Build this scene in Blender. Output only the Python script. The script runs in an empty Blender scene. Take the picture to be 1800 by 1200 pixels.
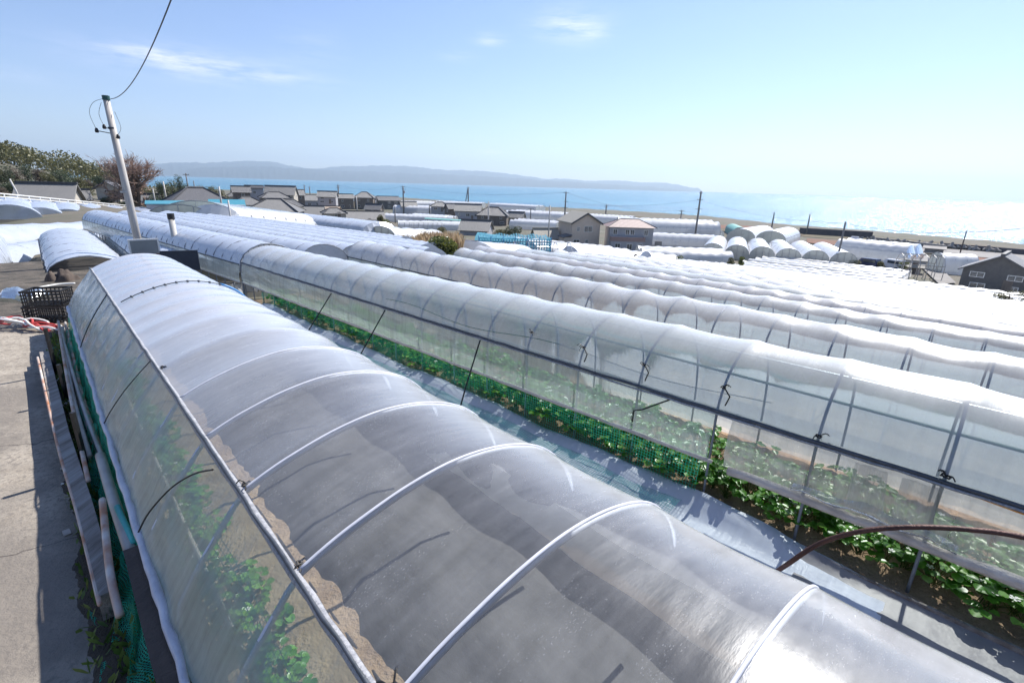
import bpy, math, random
import numpy as np
from mathutils import Vector, Matrix
random.seed(7); np.random.seed(7)
S = bpy.context.scene
COL = S.collection
R = math.radians

# ------------------------------------------------------------------ camera
F_PX, PITCH, ROLL, CAMZ = 870.0, R(17.5), R(1.75), 2.5
_f = Vector((0, math.cos(PITCH), -math.sin(PITCH)))
_r = Vector((1, 0, 0)); _u = _r.cross(_f)
CR = _r*math.cos(ROLL) + _u*math.sin(ROLL)
CU = -_r*math.sin(ROLL) + _u*math.cos(ROLL)
CAM = Vector((0, 0, CAMZ))
cd = bpy.data.cameras.new('camera'); cam = bpy.data.objects.new('camera', cd); COL.objects.link(cam)
cd.sensor_width = 36; cd.lens = 36*F_PX/1800; cd.clip_start = 0.05; cd.clip_end = 60000
cam.matrix_world = Matrix((CR, CU, -_f)).transposed().to_4x4()
cam.location = CAM
S.camera = cam

def ray(x, y): return CR*((x-900)/F_PX) + CU*(-(y-600)/F_PX) + _f
def atz(x, y, z):
    d = ray(x, y); return CAM + d*((z-CAMZ)/d.z)
def atr(x, y, r):
    d = ray(x, y); return CAM + d*(r/math.hypot(d.x, d.y))

AZ = 47.0
def frame(az):
    a = R(az); return Vector((-math.sin(a), math.cos(a), 0)), Vector((math.cos(a), math.sin(a), 0))
UU, NN = frame(AZ)
U1, N1 = frame(43.5)
def un(u, n, z=0, az=AZ):
    U, N = frame(az); return U*u + N*n + Vector((0, 0, z))

# ------------------------------------------------------------------ terrain
SEA = -15.5
SHORE = [(-900, 760), (-400, 650), (-203, 590), (-128, 555), (-3, 431), (42, 408), (102, 372), (135, 338), (152, 274), (175, 249), (201, 200), (262, 60), (330, -200), (420, -600)]
def shore_sd(X, Y):
    X = np.asarray(X, float); Y = np.asarray(Y, float)
    best = np.full(X.shape, 1e9); sg = np.ones(X.shape)
    for (ax, ay), (bx, by) in zip(SHORE[:-1], SHORE[1:]):
        dx, dy = bx-ax, by-ay; L = dx*dx+dy*dy
        t = np.clip(((X-ax)*dx+(Y-ay)*dy)/L, 0, 1)
        d = np.hypot(X-ax-t*dx, Y-ay-t*dy)
        c = dx*(Y-ay)-dy*(X-ax)
        m = d < best
        best = np.where(m, d, best); sg = np.where(m, np.sign(c), sg)
    return best*sg          # positive = seaward (left of the polyline direction)
def ground_np(X, Y):
    n = X*NN.x + Y*NN.y; u = X*UU.x + Y*UU.y
    n = np.asarray(n, float); u = np.asarray(u, float)
    z = -0.125*np.clip(n-3.9, 0, 78) - 0.02*np.clip(n-82, 0, 200)
    z = z - 0.02*np.clip(u-32, 0, 400)
    z = np.maximum(z, -12.6)
    far = np.clip((u-150)/250, 0, 1)
    # wooded rise on the far left
    hx, hy = -200.0, 186.0
    h = 11*np.exp(-(((X-hx)*0.75+(Y-hy)*0.66)/55)**2 - (((X-hx)*-0.66+(Y-hy)*0.75)/95)**2)
    z = z + h
    z = z - 0.45*np.clip((1.9-n)/0.9, 0, 1)
    z = z - 0.035*np.clip(u-12, 0, 30)*np.clip((8-n)/6, 0, 1)
    sd = shore_sd(X, Y)
    z = np.where(sd > -14, z + (SEA-4-z)*np.clip((sd+14)/22, 0, 1)**1.3, z)
    return z
def gz(x, y): return float(ground_np(np.array(x), np.array(y)))
def on_ground(px, py, dz=0.0):
    d = ray(px, py); h = math.hypot(d.x, d.y); r = 3.0
    rs = np.concatenate([np.arange(3, 60, .1), np.arange(60, 620, .5)])
    X = d.x/h*rs; Y = d.y/h*rs; Z = CAMZ + d.z/h*rs
    g = ground_np(X, Y) + dz
    i = np.argmax(Z < g)
    if not (Z < g).any(): i = len(rs)-1
    return Vector((X[i], Y[i], g[i]-dz))
def fwd(P): return (P-CAM).dot(_f)

# ------------------------------------------------------------------ materials
class NT:
    def __init__(s, name):
        s.m = bpy.data.materials.new(name); s.m.use_nodes = True
        s.t = s.m.node_tree; s.t.nodes.clear()
        s.out = s.t.nodes.new('ShaderNodeOutputMaterial')
    def n(s, typ, ins=None, **kw):
        nd = s.t.nodes.new('ShaderNode'+typ)
        for k, v in kw.items(): setattr(nd, k, v)
        for k, v in (ins or {}).items():
            if isinstance(v, bpy.types.NodeSocket): s.t.links.new(v, nd.inputs[k])
            else: nd.inputs[k].default_value = v
        return nd
    def math(s, op, a, b=0.0, clamp=False):
        nd = s.n('Math', {0: a, 1: b}, operation=op); nd.use_clamp = clamp; return nd.outputs[0]
    def noise(s, vec, scale, detail=4, rough=.55):
        return s.n('TexNoise', {'Vector': vec, 'Scale': scale, 'Detail': detail, 'Roughness': rough}).outputs['Fac']
    def ramp(s, fac, stops):
        nd = s.n('ValToRGB', {0: fac}); cr = nd.color_ramp
        while len(cr.elements) < len(stops): cr.elements.new(.5)
        for e, (p, c) in zip(cr.elements, stops):
            e.position = p; e.color = (c[0], c[1], c[2], 1) if not isinstance(c, float) else (c, c, c, 1)
        return nd.outputs[0]
    def mixc(s, fac, a, b):
        nd = s.n('Mix', data_type='RGBA')
        for k, v in ((0, fac), (6, a), (7, b)):
            if isinstance(v, bpy.types.NodeSocket): s.t.links.new(v, nd.inputs[k])
            else: nd.inputs[k].default_value = v
        return nd.outputs[2]
    def obj(s, scale=None):
        c = s.n('TexCoord').outputs['Object']
        if scale: c = s.n('Mapping', {0: c, 3: scale}).outputs[0]
        return c
    def geo(s): return s.n('NewGeometry').outputs['Position']
    def surf(s, sh): s.t.links.new(sh, s.out.inputs[0]); return s.m
def c4(c): return (c[0], c[1], c[2], 1)

def mat(name, a, b=None, scale=3.0, rough=.7, metal=0.0, bump=.0, bscale=None, stretch=None, spec=.4, world=False, detail=5):
    t = NT(name)
    v = t.geo() if world else t.obj()
    if stretch: v = t.n('Mapping', {0: v, 3: stretch}).outputs[0]
    b = b or tuple(x*.7 for x in a)
    f = t.noise(v, scale, detail)
    col = t.ramp(f, [(.32, a), (.68, b)])
    p = t.n('BsdfPrincipled', {'Base Color': col, 'Roughness': rough, 'Metallic': metal, 'Specular IOR Level': spec})
    if bump:
        h = t.noise(v, bscale or scale*6, 4)
        bm = t.n('Bump', {'Height': h, 'Strength': bump, 'Distance': .02})
        t.t.links.new(bm.outputs[0], p.inputs['Normal'])
    return t.surf(p.outputs[0])

def film(name, base=.3, graz=.6, power=2.0, col=(.78, .82, .86), trans=(.93, .96, .97), rough=.18, gl=1.0, streak=.15, speck=0.0, transl=.5, nscale=3.0, bump=.05, stretch=(1, 1, 1), ygrad=None):
    t = NT(name); v = t.obj(stretch)
    lw = t.n('LayerWeight', {'Blend': .5}).outputs['Facing']
    g = t.math('MULTIPLY', t.math('POWER', lw, power), graz)
    nz = t.noise(v, nscale, 6, .65)
    stn = t.noise(t.obj((.5, 9, .5)), 2.6, 5, .6)
    f = t.math('ADD', t.math('ADD', g, base), t.math('ADD', t.math('MULTIPLY', t.math('SUBTRACT', nz, .5), streak*2), t.math('MULTIPLY', t.math('SUBTRACT', stn, .5), streak*1.6)))
    if speck:
        sp = t.noise(v, 95, 2, .5)
        sp2 = t.noise(v, 2.3, 4, .6)
        s_ = t.math('MULTIPLY', t.math('GREATER_THAN', sp, .66), t.math('GREATER_THAN', sp2, .53))
        f = t.math('ADD', f, t.math('MULTIPLY', s_, speck))
    if ygrad:
        yy = t.n('SeparateXYZ', {0: t.n('TexCoord').outputs['Object']}).outputs[1]
        gr = t.n('MapRange', {0: t.math('ADD', yy, t.math('MULTIPLY', nz, .5)), 1: ygrad[0], 2: ygrad[1], 3: 0.0, 4: 1.0}, interpolation_type='SMOOTHSTEP').outputs[0]
        f = t.math('ADD', f, t.math('MULTIPLY', gr, ygrad[2]))
    f = t.math('MINIMUM', t.math('MAXIMUM', f, 0.02), .97)
    df = t.n('BsdfDiffuse', {'Color': c4(col)}); tl = t.n('BsdfTranslucent', {'Color': c4(col)})
    sc = t.n('MixShader', {0: transl, 1: df.outputs[0], 2: tl.outputs[0]})
    tr = t.n('BsdfTransparent', {'Color': c4(trans)})
    m1 = t.n('MixShader', {0: f, 1: tr.outputs[0], 2: sc.outputs[0]})
    bn = t.n('Bump', {'Height': t.math('ADD', t.noise(v, nscale*2.2, 5, .6), t.math('MULTIPLY', stn, .9)), 'Strength': bump, 'Distance': .05})
    rg = t.math('MAXIMUM', t.math('ADD', rough, t.math('MULTIPLY', t.math('SUBTRACT', nz, .5), .25)), .05)
    go = t.n('BsdfAnisotropic', {'Color': (.95, .97, 1, 1), 'Roughness': rg, 'Normal': bn.outputs[0]})
    fr = t.n('Fresnel', {'IOR': 1.5, 'Normal': bn.outputs[0]})
    fk = t.math('MINIMUM', t.math('MULTIPLY', fr.outputs[0], gl), 1.0)
    m2 = t.n('MixShader', {0: fk, 1: m1.outputs[0], 2: go.outputs[0]})
    return t.surf(m2.outputs[0])

def netmat(name, col, sx=45.0, fill=.30, axes=('X', 'Y')):
    """woven net: strands stay, the holes are open"""
    t = NT(name); co = t.n('TexCoord').outputs['UV']
    sep = t.n('SeparateXYZ', {0: co})
    def line(o):
        return t.math('LESS_THAN', t.math('FRACT', t.math('MULTIPLY', sep.outputs[o], sx)), fill)
    a = t.math('MAXIMUM', line(0), line(1))
    p = t.n('BsdfPrincipled', {'Base Color': c4(col), 'Roughness': .6})
    tl = t.n('BsdfTranslucent', {'Color': c4(col)})
    mm = t.n('MixShader', {0: .4, 1: p.outputs[0], 2: tl.outputs[0]})
    tr = t.n('BsdfTransparent')
    m = t.n('MixShader', {0: a, 1: tr.outputs[0], 2: mm.outputs[0]})
    return t.surf(m.outputs[0])

M = {}
M['clear'] = film('clear_film', base=.10, graz=.9, power=2.8, col=(.74, .75, .79), rough=.24, gl=1.2, streak=.09, speck=.20, nscale=4, bump=.03, stretch=(1, 2.5, 1), transl=.35, ygrad=(2.6, 6.5, .45))
M['clear_side'] = film('clear_side_film', base=.30, graz=.45, power=1.5, col=(.72, .80, .78), trans=(.86, .95, .92), rough=.2, gl=.8, streak=.22, nscale=4, bump=.15, stretch=(1, .8, 1))
M['milky'] = film('milky_film', base=.52, graz=.55, power=1.6, col=(.84, .87, .90), trans=(.86, .93, .93), rough=.27, gl=.9, streak=.12, nscale=2.5, bump=.03, transl=.5)
M['milky_side'] = film('milky_side_film', base=.42, graz=.3, power=1.5, col=(.78, .86, .84), trans=(.80, .92, .90), rough=.25, gl=.8, streak=.25, nscale=2.5, bump=.2, stretch=(1, .35, 2), transl=.5)
M['grey_side'] = film('dusty_side_film', base=.42, graz=.3, power=1.5, col=(.62, .62, .60), trans=(.86, .86, .84), rough=.2, gl=1, streak=.3, nscale=5, bump=.35, stretch=(1, 1.6, .5), transl=.5)
M['lilac'] = film('old_film', base=.62, graz=.5, power=1.6, col=(.70, .76, .87), trans=(.85, .9, .95), rough=.3, gl=.8, streak=.15, nscale=1.5, bump=.1, transl=.4)
M['white'] = film('white_film', base=.82, graz=.3, power=1.2, col=(.88, .89, .91), rough=.3, gl=.7, streak=.08, nscale=1.2, bump=.08, transl=.4)
M['band'] = mat('pale_rib_overlay', (.60, .61, .66), (.50, .51, .56), 12, .5)
M['lining'] = film('grey_lining_film', base=.62, graz=.1, power=1.2, col=(.27, .26, .25), trans=(.7, .7, .7), rough=.4, gl=.3, streak=.12, nscale=3, bump=.1, transl=.25)
M['gable'] = film('grey_gable_film', base=.7, graz=.2, power=1.2, col=(.66, .68, .66), trans=(.7, .75, .7), rough=.3, gl=.5, streak=.15, nscale=1.2, bump=.08, transl=.3)
M['sheet'] = film('ground_sheet_film', base=.86, graz=.1, power=1.5, col=(.66, .70, .78), rough=.35, gl=.7, streak=.12, nscale=2.5, bump=.5, stretch=(1, .6, 1), transl=.1)
M['net'] = netmat('green_net', (.03, .45, .30), 1.0, .13)
M['net_skirt'] = netmat('green_skirt_net', (.05, .45, .38), 1.0, .12)
M['net_fine'] = netmat('green_net_fine', (.04, .50, .34), 1.0, .30)
M['blue_net'] = netmat('blue_net', (.10, .36, .50), 1.0, .38)
M['steel'] = mat('galvanised_steel', (.42, .43, .45), (.3, .31, .33), 20, .38, .75, .1)
M['steel_dark'] = mat('dull_steel', (.10, .11, .13), (.06, .07, .08), 20, .5, .4, .1)
M['hoop'] = mat('hoop_steel', (.27, .30, .35), (.19, .21, .25), 25, .55, .2, .05)
M['hoop_pale'] = mat('pale_hoop_steel', (.62, .64, .70), (.50, .52, .58), 25, .6, .1, .05)
M['milky2'] = film('aged_milky_film', base=.58, graz=.4, power=1.6, col=(.80, .81, .84), trans=(.86, .9, .93), rough=.3, gl=.8, streak=.2, nscale=1.6, bump=.12, transl=.5)
M['black'] = mat('black_plastic', (.012, .012, .013), (.02, .02, .022), 8, .45)
M['rust'] = mat('rusty_pipe', (.10, .045, .035), (.05, .025, .022), 14, .55, .3, .3)
M['rustpaint'] = mat('rust_spotted_paint', (.58, .54, .50), (.36, .13, .05), 5, .6, 0, .2, detail=7)
M['pvc'] = mat('old_pvc', (.50, .47, .44), (.33, .30, .27), 4, .5, 0, .15)
M['board'] = mat('weathered_board', (.36, .34, .32), (.17, .14, .12), 6, .85, 0, .5, 40, (3, .35, 3))
M['darkbeam'] = mat('dark_beam', (.06, .045, .038), (.10, .075, .06), 6, .8, 0, .4, 40)
M['rail'] = mat('rolled_film', (.42, .43, .46), (.25, .26, .29), 9, .35, 0, .7, 30, (2, 6, 2))
M['roll'] = mat('rolled_brown_film', (.74, .67, .60), (.52, .46, .41), 7, .45, 0, .8, 30, (2, 1, 2))
M['fabric'] = mat('lavender_film_roll', (.62, .61, .66), (.46, .45, .50), 5, .4, 0, .6, 20)
M['white_p'] = mat('white_paint', (.78, .77, .74), (.66, .65, .62), 3, .5)
M['pole'] = mat('pole_paint', (.52, .49, .46), (.38, .35, .32), 3, .6, 0, .2, 40, (2, 2, .5))
M['conc_pole'] = mat('concrete_pole', (.20, .19, .19), (.14, .135, .135), 2, .8)
M['pale_pole'] = mat('pale_pole', (.55, .53, .5), (.4, .38, .36), 2, .7)
M['sign_grey'] = mat('grey_board', (.28, .29, .28), (.23, .24, .235), 3, .6)
M['sign_dark'] = mat('slate_board', (.045, .055, .075), (.06, .07, .09), 3, .5)
M['teal_cap'] = mat('teal_cap', (.02, .10, .09), (.02, .06, .06), 3, .5)
M['blue'] = mat('blue_hose', (.08, .3, .62), (.06, .22, .5), 3, .4)
M['turq'] = mat('turquoise_strip', (.10, .55, .50), (.08, .4, .38), 5, .5)
M['green_cord'] = mat('green_cord', (.01, .16, .12), (.01, .10, .08), 5, .6)
M['mulch'] = mat('black_mulch', (.05, .048, .045), (.10, .095, .09), 5, .7, 0, .35, 9, (1, .5, 1), spec=.25)
M['red'] = mat('red_cord', (.5, .06, .06), (.35, .04, .04), 5, .6)
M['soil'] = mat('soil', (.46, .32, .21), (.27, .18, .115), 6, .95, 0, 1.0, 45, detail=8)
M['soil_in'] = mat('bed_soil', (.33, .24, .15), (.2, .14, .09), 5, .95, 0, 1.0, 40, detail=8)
M['trunk'] = mat('bark', (.12, .09, .07), (.06, .045, .035), 8, .9, 0, .5)
M['twig'] = mat('bare_twigs', (.34, .24, .19), (.24, .16, .13), 8, .9)
M['fruit'] = mat('strawberry_red', (.6, .03, .02), (.5, .05, .02), 30, .35)
M['petal'] = mat('white_petal', (.8, .8, .76), (.7, .7, .66), 8, .6)
M['glass'] = mat('window_glass', (.03, .04, .05), (.05, .06, .07), 2, .08, 0, spec=.8)
M['blueroof'] = mat('blue_sheet_roof', (.06, .27, .34), (.06, .22, .30), 4, .45)
M['greenroof'] = mat('green_sheet_roof', (.16, .38, .34), (.13, .3, .28), 4, .5)
M['beige'] = mat('beige_wall', (.62, .52, .43), (.54, .45, .37), 1.5, .8, 0, .1)
M['greywall'] = mat('grey_wall', (.38, .38, .40), (.32, .32, .34), 1.5, .8)
M['darkwall'] = mat('dark_wall', (.09, .088, .09), (.13, .125, .12), 2, .8)
M['brownwall'] = mat('brown_timber_wall', (.19, .155, .13), (.12, .10, .085), 3, .8, stretch=(1, 1, .2))
M['creamwall'] = mat('cream_wall', (.45, .42, .36), (.36, .33, .29), 1.5, .8)
M['carwhite'] = mat('white_car_paint', (.75, .75, .76), (.68, .68, .7), 1, .25)
M['carblue'] = mat('dark_blue_car_paint', (.02, .03, .09), (.03, .04, .11), 1, .25)
M['wall_c'] = mat('sea_wall_concrete', (.30, .28, .26), (.20, .19, .18), .6, .85, 0, .3)
M['wall_dk'] = mat('dark_fence', (.06, .055, .07), (.09, .08, .09), .6, .8)

def tilemat(name, a, b, s=3.2, rough=.55):
    t = NT(name); v = t.obj()
    w = t.n('TexWave', {'Vector': v, 'Scale': s, 'Distortion': .6, 'Detail': 1.0}, wave_type='BANDS', bands_direction='X')
    nz = t.noise(v, .9, 5)
    col = t.mixc(nz, c4(a), c4(b))
    col = t.mixc(t.math('MULTIPLY', w.outputs['Fac'], .35), col, c4([x*.4 for x in a]))
    bm = t.n('Bump', {'Height': w.outputs['Fac'], 'Strength': .6, 'Distance': .06})
    p = t.n('BsdfPrincipled', {'Base Color': col, 'Roughness': rough, 'Normal': bm.outputs[0]})
    return t.surf(p.outputs[0])
M['tile'] = tilemat('grey_roof_tiles', (.15, .148, .15), (.22, .215, .21))
M['tile_dk'] = tilemat('slate_roof_tiles', (.085, .088, .10), (.13, .13, .145))
M['tile_lt'] = tilemat('pale_roof_tiles', (.46, .42, .34), (.36, .33, .27), 2.2)
M['tile_pink'] = tilemat('pink_sheet_roof', (.32, .22, .20), (.28, .19, .18), 1.2)
M['tile_tan'] = tilemat('tan_sheet_roof', (.5, .38, .28), (.4, .3, .22), 2.0)
M['ridge'] = mat('ridge_tiles', (.05, .05, .055), (.08, .08, .085), 4, .6)

def leafmat(name, a, b, c, scale=2.0, transl=.35, rough=.45):
    t = NT(name); v = t.obj()
    f = t.noise(v, scale, 3)
    rnd = t.n('NewGeometry').outputs['Random Per Island']
    col = t.ramp(t.math('ADD', t.math('MULTIPLY', f, .5), t.math('MULTIPLY', rnd, .5)), [(.25, a), (.5, b), (.8, c)])
    p = t.n('BsdfPrincipled', {'Base Color': col, 'Roughness': rough, 'Specular IOR Level': .5})
    tl = t.n('BsdfTranslucent', {'Color': col})
    return t.surf(t.n('MixShader', {0: transl, 1: p.outputs[0], 2: tl.outputs[0]}).outputs[0])
M['leaf'] = leafmat('strawberry_leaf', (.05, .18, .015), (.13, .36, .04), (.28, .52, .10), 4, .45, .30)
M['leaf_dk'] = leafmat('evergreen_leaf', (.022, .04, .015), (.045, .07, .024), (.085, .105, .038), .5, .2, .5)
M['leaf_ol'] = leafmat('olive_leaf', (.06, .065, .018), (.11, .11, .035), (.17, .15, .05), .5, .25, .5)
M['leaf_br'] = leafmat('winter_brown_leaf', (.07, .055, .035), (.12, .09, .06), (.18, .14, .10), .5, .25, .6)
M['leaf_yg'] = leafmat('bush_leaf', (.03, .05, .012), (.12, .14, .03), (.30, .30, .07), .9, .35, .45)
M['straw'] = leafmat('dry_reed', (.30, .21, .11), (.42, .31, .19), (.55, .43, .29), .5, .4, .7)
M['weed'] = leafmat('weeds', (.05, .11, .02), (.12, .19, .04), (.25, .26, .08), 4, .35, .5)

# ------------------------------------------------------------------ mesh builder
class MB:
    def __init__(s): s.v = []; s.f = []; s.uv = []
    def add(s, vs, fs, uvs=None):
        k = len(s.v); s.v += [tuple(p) for p in vs]; s.f += [tuple(i+k for i in f) for f in fs]
        return s
    def box(s, c, d, rz=0, rx=0, ry=0):
        m = Matrix.Translation(Vector(c)) @ Matrix.Rotation(rz, 4, 'Z') @ Matrix.Rotation(ry, 4, 'Y') @ Matrix.Rotation(rx, 4, 'X')
        vs = [m @ Vector((x*d[0]/2, y*d[1]/2, z*d[2]/2)) for x in (-1, 1) for y in (-1, 1) for z in (-1, 1)]
        return s.add(vs, [(0, 1, 3, 2), (4, 6, 7, 5), (0, 4, 5, 1), (2, 3, 7, 6), (0, 2, 6, 4), (1, 5, 7, 3)])
    def beam(s, a, b, w, h):
        a, b = Vector(a), Vector(b); d = (b-a); L = d.length; q = d.to_track_quat('X', 'Z')
        m = Matrix.Translation((a+b)/2) @ q.to_matrix().to_4x4()
        vs = [m @ Vector((x*L/2, y*w/2, z*h/2)) for x in (-1, 1) for y in (-1, 1) for z in (-1, 1)]
        return s.add(vs, [(0, 1, 3, 2), (4, 6, 7, 5), (0, 4, 5, 1), (2, 3, 7, 6), (0, 2, 6, 4), (1, 5, 7, 3)])
    def tube(s, pts, r, seg=7, cap=True, r2=None):
        pts = [Vector(p) for p in pts]; n = len(pts); k = len(s.v)
        up = Vector((0, 0, 1)); prev = None
        for i, p in enumerate(pts):
            t = (pts[min(i+1, n-1)] - pts[max(i-1, 0)])
            if t.length < 1e-9: t = Vector((0, 0, 1))
            t.normalize()
            if prev is None:
                a = t.cross(up)
                if a.length < .05: a = t.cross(Vector((1, 0, 0)))
            else: a = prev - t*prev.dot(t)
            a.normalize(); prev = a; b = t.cross(a)
            rr = (r[i] if isinstance(r, (list, tuple)) else (r if r2 is None else r + (r2-r)*i/max(1, n-1)))
            for j in range(seg):
                q = 2*math.pi*j/seg
                s.v.append(tuple(p + a*(math.cos(q)*rr) + b*(math.sin(q)*rr)))
        for i in range(n-1):
            for j in range(seg):
                j2 = (j+1) % seg
                s.f.append((k+i*seg+j, k+i*seg+j2, k+(i+1)*seg+j2, k+(i+1)*seg+j))
        if cap:
            s.f.append(tuple(k+j for j in range(seg))[::-1]); s.f.append(tuple(k+(n-1)*seg+j for j in range(seg)))
        return s
    def grid(s, rows, close=False):
        k = len(s.v); nr = len(rows); nc = len(rows[0])
        for r_ in rows: s.v += [tuple(p) for p in r_]
        for i in range(nr-1):
            for j in range(nc-1):
                s.f.append((k+i*nc+j, k+i*nc+j+1, k+(i+1)*nc+j+1, k+(i+1)*nc+j))
        return s
    def build(s, name, m, parent=None, smooth=False, uv=None):
        me = bpy.data.meshes.new(name); me.from_pydata([tuple(map(float, p)) for p in s.v], [], s.f); me.update()
        if uv is not None:
            l = me.uv_layers.new(name='UVMap')
            vi = np.empty(len(me.loops), dtype=np.int32); me.loops.foreach_get('vertex_index', vi)
            l.data.foreach_set('uv', np.asarray(uv, dtype=np.float32)[vi].ravel())
        if m: me.materials.append(m)
        if smooth: me.polygons.foreach_set('use_smooth', [True]*len(me.polygons))
        o = bpy.data.objects.new(name, me); COL.objects.link(o)
        if parent: o.parent = parent
        return o
def tag(o, label=None, cat=None, group=None, kind=None):
    if label: o['label'] = label
    if cat: o['category'] = cat
    if group: o['group'] = group
    if kind: o['kind'] = kind
    return o
def empty(name, loc=(0, 0, 0), rz=0, label=None, cat=None, group=None):
    o = bpy.data.objects.new(name, None); COL.objects.link(o)
    o.location = loc; o.rotation_euler = (0, 0, rz); o.empty_display_size = .2
    return tag(o, label, cat, group)
def kids(o): return [c for c in bpy.data.objects if c.parent == o]
def copy_tree(o, parent=None):
    c = o.copy(); COL.objects.link(c); c.parent = parent
    for ch in kids(o): copy_tree(ch, c)
    return c
def smoothcurve(pts, n=6):
    P = [Vector(p) for p in pts]; out = []
    for i in range(len(P)-1):
        p0 = P[max(i-1, 0)]; p1 = P[i]; p2 = P[i+1]; p3 = P[min(i+2, len(P)-1)]
        for k in range(n):
            t = k/n
            out.append(.5*((2*p1)+(p2-p0)*t+(2*p0-5*p1+4*p2-p3)*t*t+(-p0+3*p1-3*p2+p3)*t**3))
    out.append(P[-1]); return out

# ------------------------------------------------------------------ light, sky
SUN_AZ, SUN_EL = 43.0, 48.0
sd_ = Vector((math.sin(R(SUN_AZ))*math.cos(R(SUN_EL)), math.cos(R(SUN_AZ))*math.cos(R(SUN_EL)), math.sin(R(SUN_EL))))
ld = bpy.data.lights.new('sun', 'SUN'); ld.energy = 5.0; ld.angle = R(.5); ld.color = (1, .955, .89)
lo = bpy.data.objects.new('sun', ld); COL.objects.link(lo); lo.rotation_euler = sd_.to_track_quat('Z', 'Y').to_euler(); lo.location = (0, 0, 60)
w = bpy.data.worlds.new('World'); S.world = w; w.use_nodes = True
wt = w.node_tree; wt.nodes.clear()
def W(typ, ins=None, **kw):
    nd = wt.nodes.new('ShaderNode'+typ)
    for k, v in kw.items(): setattr(nd, k, v)
    for k, v in (ins or {}).items():
        if isinstance(v, bpy.types.NodeSocket): wt.links.new(v, nd.inputs[k])
        else: nd.inputs[k].default_value = v
    return nd
sky = W('TexSky', sky_type='NISHITA'); sky.sun_disc = False
sky.sun_elevation = R(SUN_EL); sky.sun_rotation = R(SUN_AZ)
sky.air_density = 1.0; sky.dust_density = .2; sky.ozone_density = 3.0; sky.altitude = 10
co = W('TexCoord').outputs['Generated']
def wm(op, a, b=0.0, cl=False):
    nd = W('Math', {0: a, 1: b}, operation=op); nd.use_clamp = cl; return nd.outputs[0]
mask = None
CL = [(330, 112, .11, .020, .62), (430, 128, .10, .012, .55), (270, 98, .08, .010, .45), (545, 85, .05, .03, .14), (1000, 45, .055, .022, .65), (862, 71, .025, .009, .5), (805, 100, .03, .007, .22), (863, 268, .018, .0045, .6), (20, 130, .06, .01, .2), (1035, 55, .03, .01, .4)]
for px, py, sw, sh, am in CL:
    d = ray(px, py).normalized()
    e1 = d.cross(Vector((0, 0, 1))).normalized(); e2 = d.cross(e1)
    a1 = wm('DIVIDE', W('VectorMath', {0: co, 1: e1}, operation='DOT_PRODUCT').outputs['Value'], sw)
    a2 = wm('DIVIDE', W('VectorMath', {0: W('VectorMath', {0: co, 1: d}, operation='SUBTRACT').outputs[0], 1: e2}, operation='DOT_PRODUCT').outputs['Value'], sh)
    q = wm('ADD', wm('MULTIPLY', a1, a1), wm('MULTIPLY', a2, a2))
    g = wm('MULTIPLY', wm('EXPONENT', wm('MULTIPLY', q, -1.0)), am*.72)
    front = wm('GREATER_THAN', W('VectorMath', {0: co, 1: d}, operation='DOT_PRODUCT').outputs['Value'], 0.0)
    g = wm('MULTIPLY', g, front)
    mask = g if mask is None else wm('ADD', mask, g)
cn = W('TexNoise', {'Vector': W('Mapping', {0: co, 3: (14, 14, 90)}).outputs[0], 'Scale': 1.0, 'Detail': 7, 'Roughness': .62}).outputs['Fac']
cn = wm('MULTIPLY', wm('SUBTRACT', cn, .36), 3.2, True)
cf = wm('MULTIPLY', mask, cn, True)
mx = W('Mix', {0: cf}, data_type='RGBA'); wt.links.new(sky.outputs[0], mx.inputs[6]); mx.inputs[7].default_value = (9.5, 9.5, 10, 1)
tint = W('Mix', {0: 1.0}, data_type='RGBA', blend_type='MULTIPLY'); wt.links.new(mx.outputs[2], tint.inputs[6]); tint.inputs[7].default_value = (.965, .95, 1.085, 1)
bg = W('Background', {0: tint.outputs[2], 1: .088}); wo = W('OutputWorld', {0: bg.outputs[0]})
S.view_settings.view_transform = 'Standard'; S.view_settings.look = 'None'; S.view_settings.exposure = 0.80; S.view_settings.gamma = 1
S.cycles.max_bounces = 10; S.cycles.transparent_max_bounces = 28; S.cycles.transmission_bounces = 6; S.cycles.diffuse_bounces = 3; S.cycles.glossy_bounces = 3
S.cycles.caustics_reflective = False; S.cycles.caustics_refractive = False
S.cycles.sample_clamp_indirect = 6; S.cycles.use_denoising = True; S.cycles.volume_bounces = 0

# ------------------------------------------------------------------ ground
def axis(n, L, p):
    t = np.linspace(-1, 1, n); return np.sign(t)*np.abs(t)**p*L
gx = axis(261, 1000, 2.6); gy = axis(261, 1000, 2.6)
GX, GY = np.meshgrid(gx, gy, indexing='ij'); GZ = ground_np(GX, GY) - .03
mb = MB(); mb.v = list(zip(GX.ravel().tolist(), GY.ravel().tolist(), GZ.ravel().tolist()))
nn = len(gy)
mb.f = [(i*nn+j, (i+1)*nn+j, (i+1)*nn+j+1, i*nn+j+1) for i in range(len(gx)-1) for j in range(nn-1)]
t = NT('ground'); v = t.geo()
a = t.ramp(t.noise(v, .06, 6, .6), [(.3, (.075, .065, .04)), (.45, (.13, .11, .08)), (.55, (.06, .07, .03)), (.7, (.17, .155, .13))])
b = t.mixc(t.noise(v, 1.7, 6), a, c4((.12, .11, .09)))
bm = t.n('Bump', {'Height': t.noise(v, 9, 6), 'Strength': .6, 'Distance': .05})
M['ground'] = t.surf(t.n('BsdfPrincipled', {'Base Color': b, 'Roughness': .95, 'Normal': bm.outputs[0]}).outputs[0])
tag(mb.build('ground', M['ground'], smooth=True), kind='structure')

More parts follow.
